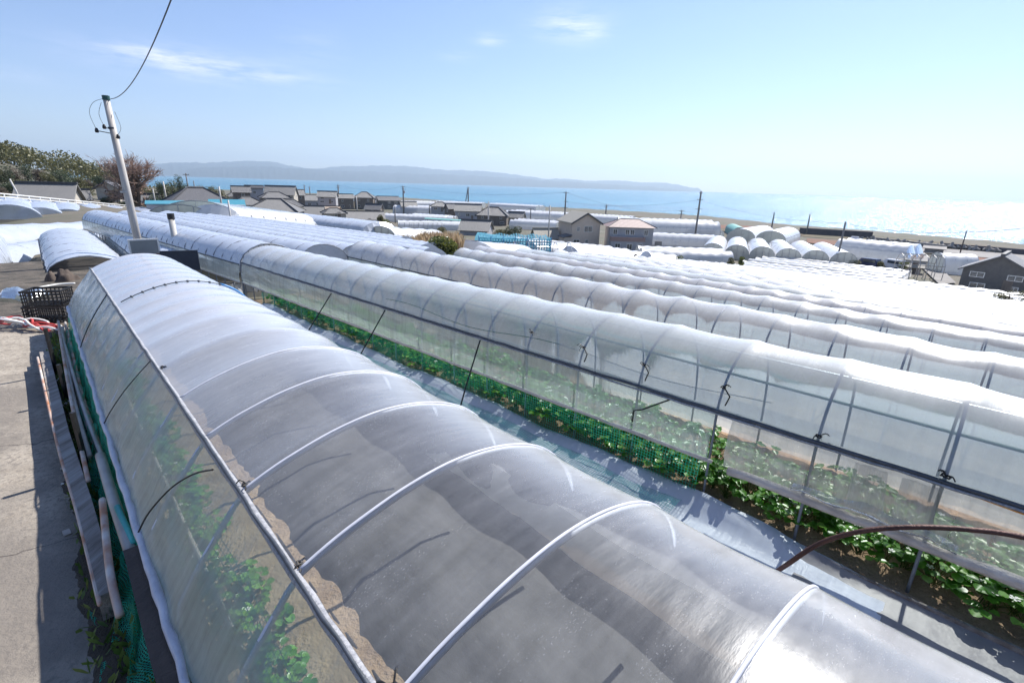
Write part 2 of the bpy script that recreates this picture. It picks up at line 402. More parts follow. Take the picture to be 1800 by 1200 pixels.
# concrete yard beside the near tunnel (tunnel axis 43.5 deg)
CZ = .18
t = NT('concrete'); v = t.geo()
big = t.noise(v, .8, 6, .6); fine = t.noise(v, 22, 8, .7); mid = t.noise(v, 5, 5, .7)
c = t.ramp(mid, [(.3, (.24, .205, .165)), (.5, (.33, .29, .24)), (.75, (.41, .365, .305))])
c = t.mixc(t.ramp(big, [(.44, 0.0), (.60, .85)]), c, c4((.17, .15, .13)))
c = t.mixc(t.ramp(fine, [(.50, 0.0), (.62, .85)]), c, c4((.17, .15, .13)))
vo = t.n('TexVoronoi', {'Vector': t.n('VectorMath', {0: v, 1: t.n('TexNoise', {'Vector': v, 'Scale': 1.5, 'Detail': 4}).outputs['Color']}, operation='ADD').outputs[0], 'Scale': .55}, feature='DISTANCE_TO_EDGE')
crack = t.math('LESS_THAN', vo.outputs['Distance'], .004)
c = t.mixc(t.math('MULTIPLY', crack, .75), c, c4((.06, .05, .045)))
hh = t.math('ADD', fine, t.math('MULTIPLY', mid, .8))
bm = t.n('Bump', {'Height': hh, 'Strength': .8, 'Distance': .016})
M['concrete'] = t.surf(t.n('BsdfPrincipled', {'Base Color': c, 'Roughness': .88, 'Normal': bm.outputs[0]}).outputs[0])
def P1(u, n, z): return un(u, n, z, 43.5)
mb = MB(); rows = []
for u in np.linspace(-4, 10.9, 60): rows.append([P1(u, n, CZ + .006*math.sin(u*2+n)) for n in (-7, -4, -2.5, -1.5, -1, -.7, -.4, -.15, -.02)])
mb.grid(rows)
tag(mb.build('concrete_path', M['concrete'], smooth=True), kind='structure')
mb = MB()   # darker rough yard further up
rows = [[P1(u, n, -.02) for n in (-9, -6, -3, -.6, 0, 1.2, 2.4)] for u in np.linspace(10.9, 20, 12)]
mb.grid(rows); M['yard'] = mat('yard_dirt', (.13, .11, .09), (.04, .038, .034), 3, .95, 0, 1, 25)
tag(mb.build('yard', M['yard']), kind='structure')
# raised soil of the near tunnel with its low kerb wall
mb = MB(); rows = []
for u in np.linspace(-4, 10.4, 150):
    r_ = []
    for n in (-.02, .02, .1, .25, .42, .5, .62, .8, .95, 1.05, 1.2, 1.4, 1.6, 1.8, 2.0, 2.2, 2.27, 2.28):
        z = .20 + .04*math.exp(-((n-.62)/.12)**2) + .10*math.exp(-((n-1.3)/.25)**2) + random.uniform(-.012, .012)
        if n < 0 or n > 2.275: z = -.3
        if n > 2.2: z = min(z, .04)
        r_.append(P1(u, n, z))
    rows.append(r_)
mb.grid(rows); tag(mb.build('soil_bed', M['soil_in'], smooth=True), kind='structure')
# soil of the second tunnel
mb = MB(); rows = []
for u in np.linspace(-4, 11, 260):
    r_ = []
    for n in np.linspace(3.6, 5.3, 24):
        z = .02 + .05*math.exp(-((n-4.15)/.2)**2) + .05*math.exp(-((n-4.7)/.2)**2) + random.uniform(-.014, .014)
        if n < 3.62 or n > 5.28: z = -.2
        r_.append(un(u, n, z))
    rows.append(r_)
mb.grid(rows); tag(mb.build('soil_bed', M['soil'], smooth=True), kind='structure')

# ------------------------------------------------------------------ sea
mb = MB(); ys = [150, 250, 350, 450, 600, 900, 1500, 3000, 7000, 16000]
xs = [-16000, -7000, -3000, -1200, -600, -200, 100, 300, 600, 1200, 3000, 7000, 16000]
mb.v = []
rows = [[(x, y, SEA) for x in xs] for y in [-16000, -1000, -200] + ys]
mb.grid(rows)
t = NT('sea'); v = t.geo()
v2 = t.n('Mapping', {0: v, 3: (1, .55, 1)}).outputs[0]
n1 = t.noise(v2, .25, 3, .6); n2 = t.noise(v2, .9, 3, .6); n3 = t.noise(v, .004, 3, .5)
band = t.noise(t.n('Mapping', {0: v, 3: (.0006, .008, 1)}).outputs[0], 1.0, 4, .6)
col = t.ramp(band, [(.35, (.004, .11, .20)), (.65, (.010, .18, .26))])
hh = t.math('ADD', n1, t.math('MULTIPLY', n2, .45))
nc = t.n('TexNoise', {'Vector': v2, 'Scale': .8, 'Detail': 3, 'Roughness': .75}).outputs['Color']
nv = t.n('VectorMath', {0: nc, 1: (.5, .5, .5)}, operation='SUBTRACT').outputs[0]
nv = t.n('VectorMath', {0: nv, 1: (3.7, 3.7, 0)}, operation='MULTIPLY').outputs[0]
nv = t.n('VectorMath', {0: t.n('VectorMath', {0: nv, 1: (0, 0, 1)}, operation='ADD').outputs[0]}, operation='NORMALIZE')
M['sea'] = t.surf(t.n('BsdfPrincipled', {'Base Color': col, 'Roughness': .22, 'Specular IOR Level': .9, 'Normal': nv.outputs[0]}).outputs[0])
tag(mb.build('sea', M['sea']), kind='structure')

# ------------------------------------------------------------------ far mountains
def ridge(pts, D, depth, name, m):
    P = []
    xs_ = [p[0] for p in pts]; ys_ = [p[1] for p in pts]
    mb = MB(); rows = []
    N_ = 300; jj = 0
    for i in range(N_):
        x = xs_[0] + (xs_[-1]-xs_[0])*i/(N_-1)
        jj = jj*.72 + random.uniform(-.75, .75)
        y = float(np.interp(x, xs_, ys_)) + jj
        d = ray(x, y); h = math.hypot(d.x, d.y); dirv = Vector((d.x/h, d.y/h, 0))
        zt = max(CAMZ + D*d.z/h, SEA+5)
        r_ = []
        for k in range(9):
            s_ = k/8
            prof = (math.sin(s_*math.pi/2))**.8
            j = 0 if k in (0, 8) else random.uniform(-.09, .09)
            r_.append(dirv*(D-depth*(1-s_)) + Vector((0, 0, SEA-3+(zt-SEA+3)*min(1, max(0, prof+j*(1-s_))))))
        r_.append(dirv*(D+depth) + Vector((0, 0, SEA-3)))
        rows.append(r_)
    mb.grid(rows); return tag(mb.build(name, m, smooth=True), kind='structure')
M['mtn'] = mat('haze_tinted_forest', (.02, .04, .055), (.035, .05, .065), .0012, .95, world=True)  # blue of the hazy distance is put into the base colour
ridge([(130, 303), (160, 294), (172, 291), (190, 294), (215, 293), (270, 290), (300, 287), (340, 286), (380, 286), (430, 283), (470, 284), (490, 287), (520, 293), (545, 296), (600, 293), (650, 291), (710, 291), (750, 296), (800, 299), (850, 301), (900, 306), (960, 314), (985, 314), (1020, 317), (1090, 318), (1130, 321), (1170, 321), (1200, 327), (1228, 331), (1236, 337)], 12500, 2500, 'mountains', M['mtn'])
ridge([(330, 296), (450, 292), (560, 298), (700, 304), (860, 310), (1000, 320), (1150, 329), (1215, 336)], 9500, 1200, 'mountains', M['mtn'])

# air between the camera and the far shore
mb = MB().box((0, 7000, 292), (32000, 17400, 620))
t = NT('haze'); pv = t.n('VolumePrincipled', {'Color': (.66, .83, 1.0, 1), 'Density': 1.15e-4, 'Anisotropy': 0.3})
t.t.links.new(pv.outputs[0], t.out.inputs['Volume'])
hz = mb.build('haze', t.m); hz['kind'] = 'stuff'
# ------------------------------------------------------------------ tunnels
def resample(P, n):
    P = [Vector((p[0], p[1], 0)) for p in P]; C_ = smoothcurve(P, 8)
    d = [0]
    for a_, b_ in zip(C_[:-1], C_[1:]): d.append(d[-1]+(b_-a_).length)
    out = []
    for s_ in np.linspace(0, d[-1], n):
        out.append((float(np.interp(s_, d, [c.x for c in C_])), float(np.interp(s_, d, [c.y for c in C_]))))
    return out
def pnormals(P):
    out = []
    for i in range(len(P)):
        a_ = P[max(i-1, 0)]; b_ = P[min(i+1, len(P)-1)]
        dx, dz = b_[0]-a_[0], b_[1]-a_[1]; L = math.hypot(dx, dz) or 1
        out.append((-dz/L, dx/L))
    return out
def film_mesh(prof, hoops, warp, sag=.02, nprof=18, sub=5, wr=.004, edge=0.0, seed=1):
    rnd = random.Random(seed)
    P = resample(prof, nprof); Nn = pnormals(P)
    mb = MB(); rows = []
    ph = [rnd.uniform(0, 6) for _ in range(6)]
    for i in range(len(hoops)-1):
        a_, b_ = hoops[i], hoops[i+1]
        sg = sag*rnd.uniform(.35, 1.5)*((b_-a_)/.68)
        for k in range(sub + (1 if i == len(hoops)-2 else 0)):
            t_ = k/sub; u = a_+(b_-a_)*t_; s_ = sg*(4*t_*(1-t_))**.8
            r_ = []
            for j, ((x, z), (nx, nz)) in enumerate(zip(P, Nn)):
                wv = wr*(math.sin(u*3.1+j*.9+ph[0])+math.sin(u*7.3-j*1.7+ph[1])+rnd.uniform(-.6, .6))
                ends = min(1, j/2, (nprof-1-j)/2)
                ed = edge*math.sin(u*2.3+ph[2])*(1 if j == 0 else 0)
                q = (-s_*min(1, ends+.25)+wv)
                X, Z = warp(u, x+nx*q, z+nz*q+ed)
                r_.append((X, u, Z))
            rows.append(r_)
    return mb.grid(rows)
def hoop_mb(prof, u, warp, r=.012, off=-.014, n=22, seg=6, ang=0):
    P = resample(prof, n); Nn = pnormals(P)
    pts = []
    for (x, z), (nx, nz) in zip(P, Nn):
        X, Z = warp(u, x+nx*off, z+nz*off); pts.append((X, u, Z))
    return MB().tube(pts, r, seg, cap=True)
def line_mb(x, z, us, warp, r, seg=7, jig=.004, seed=2, dx=0):
    rnd = random.Random(seed); pts = []
    for u in us:
        X, Z = warp(u, x, z); pts.append((X+rnd.uniform(-jig, jig)+dx, u, Z+rnd.uniform(-jig, jig)))
    rr = [r*rnd.uniform(.8, 1.2) if jig > .003 else r for _ in pts]
    return MB().tube(pts, rr, seg)
def frange(a_, b_, st):
    n = max(1, int(round((b_-a_)/st))); return [a_+(b_-a_)*i/n for i in range(n+1)]
def net_strip(rowsP, cell, name, m, parent):
    """rowsP: rows of points across, along; uv counted in cells"""
    mb = MB().grid(rowsP); uv = []
    acc = 0; prev = None
    for r_ in rowsP:
        if prev is not None: acc += (Vector(r_[0])-Vector(prev[0])).length
        c_ = 0; pv = None
        for p in r_:
            if pv is not None: c_ += (Vector(p)-Vector(pv)).length
            uv.append((acc/cell, c_/cell)); pv = p
        prev = r_
    return mb.build(name, m, parent, uv=uv)

# ---- first tunnel (right under the camera)
def w1(u, x, z):
    if u > 1.0: x = .47+(x-.47)*(1-.020*(u-1)) if x > .47 else x
    if u < .6 and x > 1.2: x = x + (0.6-u)*.10*(x-1.2)
    return x, z
t1 = empty('poly_tunnel', (0, 0, 0), R(43.5), 'nearest low plastic tunnel, clear frosted film over steel hoops beside the concrete yard', 'poly tunnel', 'plastic tunnels over strawberry beds')
T1H = [-2.5, -1.8, -1.12, -.42, .28, .95, 1.62, 2.30, 2.98, 3.66, 4.34, 5.0, 5.5] + frange(5.95, 9.9, .42)
ROOF1 = [(.46, 1.09), (.58, 1.145), (.72, 1.195), (.95, 1.255), (1.2, 1.285), (1.45, 1.265), (1.68, 1.20), (1.86, 1.10), (2.0, .95), (2.10, .74), (2.17, .45), (2.22, .12)]
SIDE1 = [(.105, .565), (.165, .68), (.265, .84), (.375, .985), (.46, 1.09)]
film_mesh(ROOF1, T1H, w1, sag=.018, nprof=30, sub=7, wr=.0008, seed=5).build('roof_film', M['clear'], t1, True)
film_mesh(SIDE1, T1H, w1, sag=.012, nprof=12, sub=7, wr=.003, seed=6).build('side_film', M['clear_side'], t1, True)
HP1 = [(.13, .02), (.12, .35), (.13, .6)] + SIDE1[1:-1] + ROOF1[:-2]
for u in T1H:
    hoop_mb(HP1, u, w1, r=.0125 if u > 2 else .0125, n=40).build('hoop', M['hoop_pale'], t1, True)
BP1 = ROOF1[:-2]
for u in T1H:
    if u < 3.8: hoop_mb(BP1, u+.008, w1, r=.0075, off=-.001, n=40).build('rib_overlay', M['band'], t1, True)  # pale strips added over the film so hoops shaded beneath it read light
ul = frange(-2.5, 9.9, .12)
line_mb(.462, 1.085, ul, w1, .020, 8, .003, 3).build('film_rail', M['rail'], t1, True)
line_mb(.452, 1.112, ul, w1, .008, 6, .004, 9).build('rail_cord', M['steel_dark'], t1, True)
line_mb(.095, .555, ul, w1, .021, 9, .005, 4).build('film_roll', M['fabric'], t1, True)
rows = []
for i, u in enumerate(frange(-2.4, 9.7, .08)):
    r_ = []
    for j in range(9):
        q = j/8; fold = .03*math.sin(u*9+j*1.1)*(q)+.015*math.sin(u*23+j)
        r_.append((.09 - .08*q + fold*.6, u, .54-.38*q**.8 + .02*math.sin(u*5+j)*q))
    rows.append(r_)
net_strip(rows, .016, 'side_net', M['net_fine'], t1)
# inner net behind the film, irrigation pipe and mulch inside the tunnel
rows = [[(x+.01*math.sin(u*4), u, z) for x, z in ((.15, .20), (.16, .35), (.19, .58), (.28, .76), (.37, .9))] for u in frange(-2.4, 9.7, .15)]
net_strip(rows, .03, 'inner_net', M['net'], t1)
line_mb(.34, .30, frange(-2.4, 9.6, .3), w1, .016, 7, .002, 12).build('water_pipe', M['pvc'], t1, True)
line_mb(.80, .20, frange(-2.4, 9.6, .3), w1, .012, 7, .004, 13).build('drip_hose', M['black'], t1, True)
mb = MB(); rows = []
for u in frange(-2.4, 9.8, .1):
    rows.append([(x + .012*math.sin(u*3+x*9), u, z+.012*math.sin(u*8+x*20)+random.uniform(-.006, .006)) for x, z in ((.80, .17), (.88, .22), (1.0, .28), (1.2, .31), (1.4, .31), (1.6, .28), (1.85, .26), (2.12, .24), (2.25, .10))])
mb.grid(rows); mb.build('mulch_film', M['mulch'], t1, True)
mb = MB(); mb.grid([[(x+.012*math.sin(u*5+z*9), u, z+.01*math.sin(u*3)) for x, z in ((2.10, .56), (2.11, .50), (2.115, .42), (2.12, .32), (2.12, .22))] for u in frange(-2.4, 9.8, .12)])
mb.build('inner_lining', M['lining'], t1, True)
# rope across the far part with beads and a blue hose piece
P_ = resample(ROOF1, 40)
def on_roof1(u, k0, k1, h=.012):
    out = []
    for k in range(k0, k1):
        X, Z = w1(u(k) if callable(u) else u, P_[k][0], P_[k][1]); out.append((X, u(k) if callable(u) else u, Z+h))
    return out
rp = on_roof1(6.9, 1, 20); mb = MB().tube(rp, .006, 5)
for i in range(2, len(rp), 2): mb.tube([Vector(rp[i])+Vector((-.012, 0, 0)), Vector(rp[i])+Vector((.012, 0, .0))], .014, 6)
mb.build('tie_rope', M['steel_dark'], t1, True)
MB().tube(on_roof1(6.9, 19, 27, .016), .013, 7).build('blue_hose', M['blue'], t1, True)
MB().tube([w for w in [(w1(4.6, x, z)[0]-.012, 4.6+.25*(1-i/6), w1(4.6, x, z)[1]+.01) for i, (x, z) in enumerate(resample(SIDE1, 7))]], .004, 5).build('strap', M['black'], t1)
MB().tube([(p.dot(N1), p.dot(U1), p.z) for p in smoothcurve([atz(*q) for q in ((243, 935, .62), (262, 900, .72), (300, 858, .87), (340, 833, 1.0), (374, 825, 1.09))], 5)], .005, 5).build('strap', M['black'], t1)
MB().tube([(w1(7.6, x, z)[0]-.012, 7.3+.3*i/6, w1(7.6, x, z)[1]+.01) for i, (x, z) in enumerate(resample(SIDE1, 7))], .006, 5).build('strap', M['black'], t1)
def knot(x, u, z, parent, s=1.0, name='tie', m=None):
    mb = MB(); rnd = random.Random(int((x+u)*1000))
    mb.tube([(x+.02*s*math.cos(a_), u+.02*s*math.sin(a_), z+.006*math.sin(a_*3)) for a_ in np.linspace(0, 6.3, 9)], .005*s, 5)
    for q in range(3):
        e = Vector((rnd.uniform(-.05, .05), rnd.uniform(-.07, .07), rnd.uniform(-.05, .02)))*s
        mb.tube(smoothcurve([Vector((x, u, z)), Vector((x, u, z))+e*.6+Vector((0, 0, .02)), Vector((x, u, z))+e], 3), .0035*s, 5)
    return mb.build(name, m or M['black'], parent)
for u in (1.62, 2.30, .95, 4.34):
    knot(.50, u+.03, 1.105, t1)
# dropped leaf and dead patch on the near roof: a scrap of straw film
# ---- second tunnel
def w2(u, x, z):
    k = 1-.028*max(0, u-1)
    if z > .85: z = .85+(z-.85)*k
    return x, z-.009*max(0, u)
t2 = empty('poly_tunnel', (0, 0, 0), R(AZ), 'second plastic tunnel, milky roof with rolled-up side showing green strawberry plants', 'poly tunnel', 'plastic tunnels over strawberry beds')
T2H = [-2.3, -1.55, -.82, -.14, .545, 1.25, 1.95, 2.6, 3.27, 3.88, 4.47, 5.13, 5.75, 6.35, 6.95, 7.55, 8.15, 8.75, 9.35, 9.95, 10.5, 11.0, 11.45]
ROOF2 = [(3.74, .85), (3.79, 1.02), (3.92, 1.18), (4.14, 1.30), (4.36, 1.32), (4.6, 1.25), (4.85, 1.08), (5.0, .85), (5.08, .5), (5.1, .05)]
SIDE2 = [(3.705, .44), (3.70, .58), (3.71, .72), (3.735, .85)]
film_mesh(ROOF2, T2H, w2, sag=.022, nprof=26, sub=8, wr=.0015, seed=15).build('roof_film', M['milky'], t2, True)
film_mesh(SIDE2, [u for u in T2H if u > 1.2], w2, sag=.012, nprof=8, sub=6, wr=.005, edge=.008, seed=16).build('side_film', M['milky_side'], t2, True)
film_mesh([(x-.012, z) for x, z in SIDE2], [-2.3, -1.55, -.82, -.14, .545, 1.12], w2, sag=.03, nprof=10, sub=8, wr=.009, edge=.012, seed=18).build('side_film', M['grey_side'], t2, True)
HP2 = [(3.74, .0), (3.735, .3), (3.74, .6)] + ROOF2
for u in T2H:
    hoop_mb(HP2, u, w2, r=.0105, off=-.015, n=44).build('hoop', M['hoop'], t2, True)
mb = MB()
ul2 = frange(-2.3, 11.45, .14)
line_mb(3.722, .865, ul2, w2, .014, 7, .003, 23).build('film_rail', M['steel_dark'], t2, True)
line_mb(3.712, .845, ul2, w2, .009, 6, .005, 27).build('rail_clip_strip', M['rail'], t2, True)
line_mb(3.70, .43, [u for u in ul2 if u > 1.1], w2, .018, 8, .004, 24).build('film_roll', M['roll'], t2, True)
line_mb(3.685, .43, [u for u in ul2 if u <= 1.2], w2, .036, 10, .010, 25).build('film_roll', M['roll'], t2, True)
# loose film folds lying on the roll
mb = MB()
rows = []
for i in range(14):
    u = .62-.07*i
    rows.append([(3.67-.045*math.sin(j/5*3)-.01*math.sin(i*2+j), u, .47+.012*math.sin(i*1.3)+.10*(j/5)-.05*abs(i-7)/7*(j/5)) for j in range(6)])
mb.grid(rows); mb.build('loose_film', M['grey_side'], t2, True)
for u, k in ((.545, 1.0), (-.14, 1.2), (-.82, 1.2)): knot(3.735, u, .90, t2, k)
for u in (1.25, 1.95, 2.6, 3.27): knot(3.80, u, 1.03, t2, .9)
for u in (1.25, 1.95, 2.6): MB().tube([(3.80, u-.0, 1.04), (3.77, u-.07, .98), (3.76, u-.05, .9)], .006, 5).build('tie', M['black'], t2)
MB().tube([(3.73, 1.62, .83), (3.70, 1.75, .74), (3.69, 1.86, .66), (3.68, 1.93, .63), (3.67, 1.93, .52)], .007, 6).build('strap', M['black'], t2)
# inner cords (green and orange) seen through the film
MB().tube([(3.80+.05*math.sin(u), u, w2(u, 0, .98+.04*math.sin(u*2.6))[1]) for u in frange(.9, 6, .2)], .003, 4).build('inner_cord', M['green_cord'], t2)
MB().tube([(4.3, u, .62) for u in frange(-2.2, 10, 1)], .012, 5).build('inner_pipe', M['pvc'], t2)
MB().tube([(4.95, u, .75) for u in frange(-2.2, 10, 1)], .014, 5).build('inner_pipe', M['green_cord'], t2)
MB().tube([(4.55, u, 1.12-.009*u) for u in frange(-2.2, 10, 1)], .010, 5).build('inner_pipe', M['steel'], t2)
for u in (-.9,): MB().tube([(4.7, u, .1), (4.2, u-1.1, 1.2)], .008, 5).build('brace', M['steel'], t2)
for i, u in enumerate((-.32, .2, .98)):
    pass
# orange seam on the rail
MB().tube([(3.715, u, .835-.01*math.sin((u+.9)*6)) for u in frange(-.75, -.25, .06)], .006, 5).build('orange_tape', mat('orange_tape', (.7, .26, .06), (.75, .4, .12), 20, .5), t2)
# lower skirt and net from u=1.3 on
rows = []
for u in frange(1.30, 10.4, .06):
    rows.append([(3.70+.01*math.sin(u*5), u, .44-.009*u), (3.69+.012*math.sin(u*7), u, .3), (3.69+.008*math.sin(u*3), u, .14), (3.66, u, .03)])
net_strip(rows, .027, 'side_net', M['net'], t2)
rows = []
for u in frange(1.35, 10.3, .06):
    e = 3.16+.07*math.sin(u*2.1)+.04*math.sin(u*5.3)
    rows.append([(3.655, u, .028), (3.5, u, .07+.01*math.sin(u*6)), (3.33, u, .055+.01*math.sin(u*4)), (e, u, .035+.008*math.sin(u*9))])
net_strip(rows, .022, 'net_skirt', M['net_skirt'], t2)
MB().tube([(3.16+.07*math.sin(u*2.1)+.04*math.sin(u*5.3), u, .042+.008*math.sin(u*9)) for u in frange(1.35, 9.6, .05)], .009, 6).build('net_cord', M['green_cord'], t2, True)
MB().tube([(3.655+.006*math.sin(u*8), u, .035) for u in frange(1.35, 9.6, .08)], .008, 6).build('skirt_edge', M['pvc'], t2, True)
# end frame of tunnel two
mb = MB()
mb.tube([(3.72, 11.47, .0), (3.72, 11.47, .76)], .016, 6); mb.tube([(3.72, 11.47, .4), (3.72, 11.0, .4)], .01, 5)
mb.build('end_frame', M['hoop'], t2)

# ground sheet between the two
mb = MB(); rows = []
for u in frange(-.05, 10.2, .09):
    r_ = []
    for j in range(22):
        n = 2.30+1.40*j/21
        far = u > 1.2
        z = .015+.016*math.sin(u*2.3+j*.5)+.010*math.sin(u*5.1-j*1.1)+.006*math.sin(u*13+j*2.3)
        if n > 3.45: z += .09*(n-3.45)/.2 if n < 3.62 else .085
        z = max(z, .006)
        if u < .66 and n > 3.5: z = z*max(.1, (u+.1)/.8)
        r_.append((n-.02*u*0, u, z))
    rows.append(r_)
mb.grid(rows); o = mb.build('ground_sheet', M['sheet'], None, True); o.rotation_euler = (0, 0, R(AZ))
tag(o, 'pale lavender plastic sheet spread on the ground between the two nearest tunnels', 'plastic sheet')
mb = MB()
rows = []
for u in frange(-3.2, .45, .1):
    rows.append([(2.35+1.28*j/10, u, .02+.015*math.sin(u*3+j)+(.10 if j == 10 else 0)*(.5+.5*math.sin(u*2)) ) for j in range(11)])
mb.grid(rows); o = mb.build('ground_sheet', mat('grey_sheet', (.30, .285, .29), (.20, .19, .20), 4, .45, 0, .25, 9), None, True); o.rotation_euler = (0, 0, R(AZ))
tag(o, 'grey crumpled sheet along the bare soil at the open end of the second tunnel', 'plastic sheet')
mb = MB()
mb.beam(un(.3, 3.62, .035), un(-2.4, 3.62, .03), .02, .07)
o = mb.build('edge_board', M['board']); tag(o, 'thin weathered board edging the brown soil of the second tunnel', 'board')

# elastic straps and their weights
for i, (ut, nt, ztp, ub, nb, lab) in enumerate([(3.95, 3.70, .80, 3.6, 3.02, 'third'), (5.9, 3.70, .78, 5.7, 3.0, 'second'), (7.45, 3.70, .76, 7.3, 3.05, 'first')]):
    root = empty('strap_weight', un(ub, nb, .02), R(AZ), ['black weight and strap holding the net halfway along the second tunnel', 'black weight and strap between the far end and the middle of the second tunnel', 'small black weight and strap nearest the far end of the second tunnel'][i], 'strap weight', 'weights holding the net')
    a_ = Vector((nt-nb, ut-ub, ztp-.02))
    MB().tube([(0, 0, .05), a_*.5+Vector((-.02, 0, 0)), a_], .009, 6).build('strap', M['black'], root)
    mb = MB(); rr = random.Random(i)
    for q in range(26 if i == 0 else 10):
        c_ = Vector((rr.gauss(0, .05), rr.gauss(0, .08), abs(rr.gauss(0, .03))))
        mb.box(c_, (rr.uniform(.02, .06), rr.uniform(.02, .07), rr.uniform(.01, .03)), rr.uniform(0, 3), rr.uniform(-.5, .5))
    mb.box((0, 0, .02), (.16, .22, .05)); mb.build('weight', M['black'] if i else M['leaf_dk'], root)

# ---- rows beyond
def row_tunnel(az, n0, z0, u0, u1, step, roofm, sidem, label, W_=1.36, H_=.46, rail=.85, hoops=True, nprof=14, sub=3, sag=.03, seed=0, slope=.0, ends=False, side=True, sidelow=.42, follow=False):
    k = W_/1.36
    ROOF = [(0, rail), (.05*k, rail+.36*H_), (.18*k, rail+.72*H_), (.40*k, rail+.97*H_), (.62*k, rail+H_), (.86*k, rail+.86*H_), (1.11*k, rail+.5*H_), (1.26*k, rail), (1.34*k, rail*.5), (1.36*k, .0)]
    U, N = frame(az)
    root = empty('poly_tunnel', U*u0+N*n0+Vector((0, 0, z0)), R(az), label, 'poly tunnel', 'plastic tunnels over strawberry beds')
    L = u1-u0
    hs = frange(0, L, step)
    wf = (lambda u, x, z: (x, z+slope*u))
    if follow:
        gg = [gz(*(U*(u0+q)+N*(n0+.6)).xy) for q in np.linspace(0, L, 12)]
        wf = lambda u, x, z: (x, z + float(np.interp(u, np.linspace(0, L, 12), gg)) - z0)
    film_mesh(ROOF, hs, wf, sag=sag, nprof=nprof, sub=sub, wr=.006, seed=seed).build('roof_film', roofm, root, True)
    if side:
        film_mesh([(-.03, sidelow), (-.035, (sidelow+rail)/2), (0, rail)], hs, wf, sag=.012, nprof=5, sub=sub, wr=.006, seed=seed+1).build('side_film', sidem, root, True)
        line_mb(-.03, sidelow, hs, wf, .02, 6, .002, seed).build('film_roll', M['roll'], root)
        line_mb(-.012, rail+.012, hs, wf, .014, 6, .002, seed).build('film_rail', M['steel_dark'] if seed % 3 else M['rail'], root)
    if hoops:
        HP = [(0, 0), (0, rail*.5)] + ROOF
        for u in hs: hoop_mb(HP, u, wf, r=.013, off=-.016, n=20, seg=5).build('hoop', M['hoop'], root, True)
    if ends:
        P2 = resample(ROOF, 14)
        for q, uu in ((0, 0.0), (1, L)):
            X0 = [wf(uu, x, z) for x, z in P2]
            mb = MB(); zb = wf(uu, 0, 0)[1]
            mb.grid([[(x, uu, zb) for x, z in X0], [(x, uu, zb+(z-zb)*.5) for x, z in X0], [(x, uu, z) for x, z in X0]])
            mb.build('end_film', roofm, root)
    return root
labs = ['third plastic tunnel from the camera, its whitened film creased at every hoop',
        'fourth plastic tunnel, its open side a pale teal band under a light rail',
        'fifth plastic tunnel, just behind the one with the teal open side',
        'sixth plastic tunnel, bright white with dark hoop marks along its top']
def jn(j): return (3.72+3.7*j, -.47*j) if j != 1 else (6.9, -.38)
EN = [0, 12.8, 13.4, 16.5, 17.5, 18, 18.5, 19, 20, 21, 22, 23, 24, 24, 25, 25, 26, 26, 26, 28, 28, 29, 29, 30, 30, 30, 30, 30, 30, 30]
for j in range(1, 28):
    n0, z0 = jn(j)
    if j > 8: z0 = max(z0, gz(*un(5, n0).xy)-.1)
    lab = labs[j-1] if j <= 4 else 'low white tunnel in the dazzling field right of centre, row %s' % ['seven', 'eight', 'nine', 'ten', 'eleven', 'twelve', 'thirteen', 'fourteen', 'fifteen', 'sixteen', 'seventeen', 'eighteen', 'nineteen', 'twenty', 'twenty-one', 'twenty-two', 'twenty-three', 'twenty-four', 'twenty-five', 'twenty-six', 'twenty-seven', 'twenty-eight', 'twenty-nine'][j-5]
    t_ = row_tunnel(AZ, n0, z0, (-6-2.2*j if j < 24 else 8) if j > 4 else -4, EN[j] if j < 28 else 30, .72 if j < 4 else ((1.0+.09*(j%3)) if j < 8 else 1.4+.2*(j%3)), (M['milky'] if j not in (3,) else M['milky2']) if j < 5 else (M['white'] if j % 3 else M['milky2']), M['milky_side'], lab,
               W_=1.36 if j < 4 else (2.0 if j < 8 else 2.6), H_=.42 if j < 5 else .5, hoops=j <= 6, nprof=16 if j < 4 else 9, sub=4 if j < 4 else 2, sag=.03 if j < 5 else .05, seed=30+j, side=j <= 8, sidelow=.42 if j != 3 else .70)
for j in (1, 2, 3):      # dark beds inside
    n0, z0 = jn(j)
    mb = MB(); mb.grid([[un(u, n0+x, z0+.04+.04*math.sin(x*9)) for x in (.05, .3, .6, .9, 1.2)] for u in frange(-4, EN[j]-.3, .5)])
    tag(mb.build('soil_bed', M['soil']), kind='structure')
    mb = MB(); rr = random.Random(j)

# block on the left, beyond the near tunnels
row_tunnel(43.5, -.10, -.82, 17.6, 27, .45, M['lilac'], M['clear_side'], 'lilac plastic tunnel with open arched mouth, beyond the black crates', W_=2.0, H_=.42, rail=.75, seed=61, hoops=True, nprof=14, sag=.02, sidelow=.25)
row_tunnel(43.5, -3.25, -.65, 14.5, 27, .7, M['lilac'], M['clear_side'], 'clear plastic tunnel at the left edge with hoops showing through', W_=2.3, H_=.62, rail=.85, seed=62, sag=.03, sidelow=.1)
LB = ['lilac ribbed tunnel running uphill from the far end of the second tunnel', 'closely ribbed lilac tunnel second from the slate board', 'closely ribbed lilac tunnel third from the slate board', 'pale ribbed tunnel fourth from the slate board', 'pale ribbed tunnel fifth from the slate board', 'pale ribbed tunnel sixth from the slate board', 'pale ribbed tunnel seventh from the slate board', 'pale ribbed tunnel beside the dry grass strip']
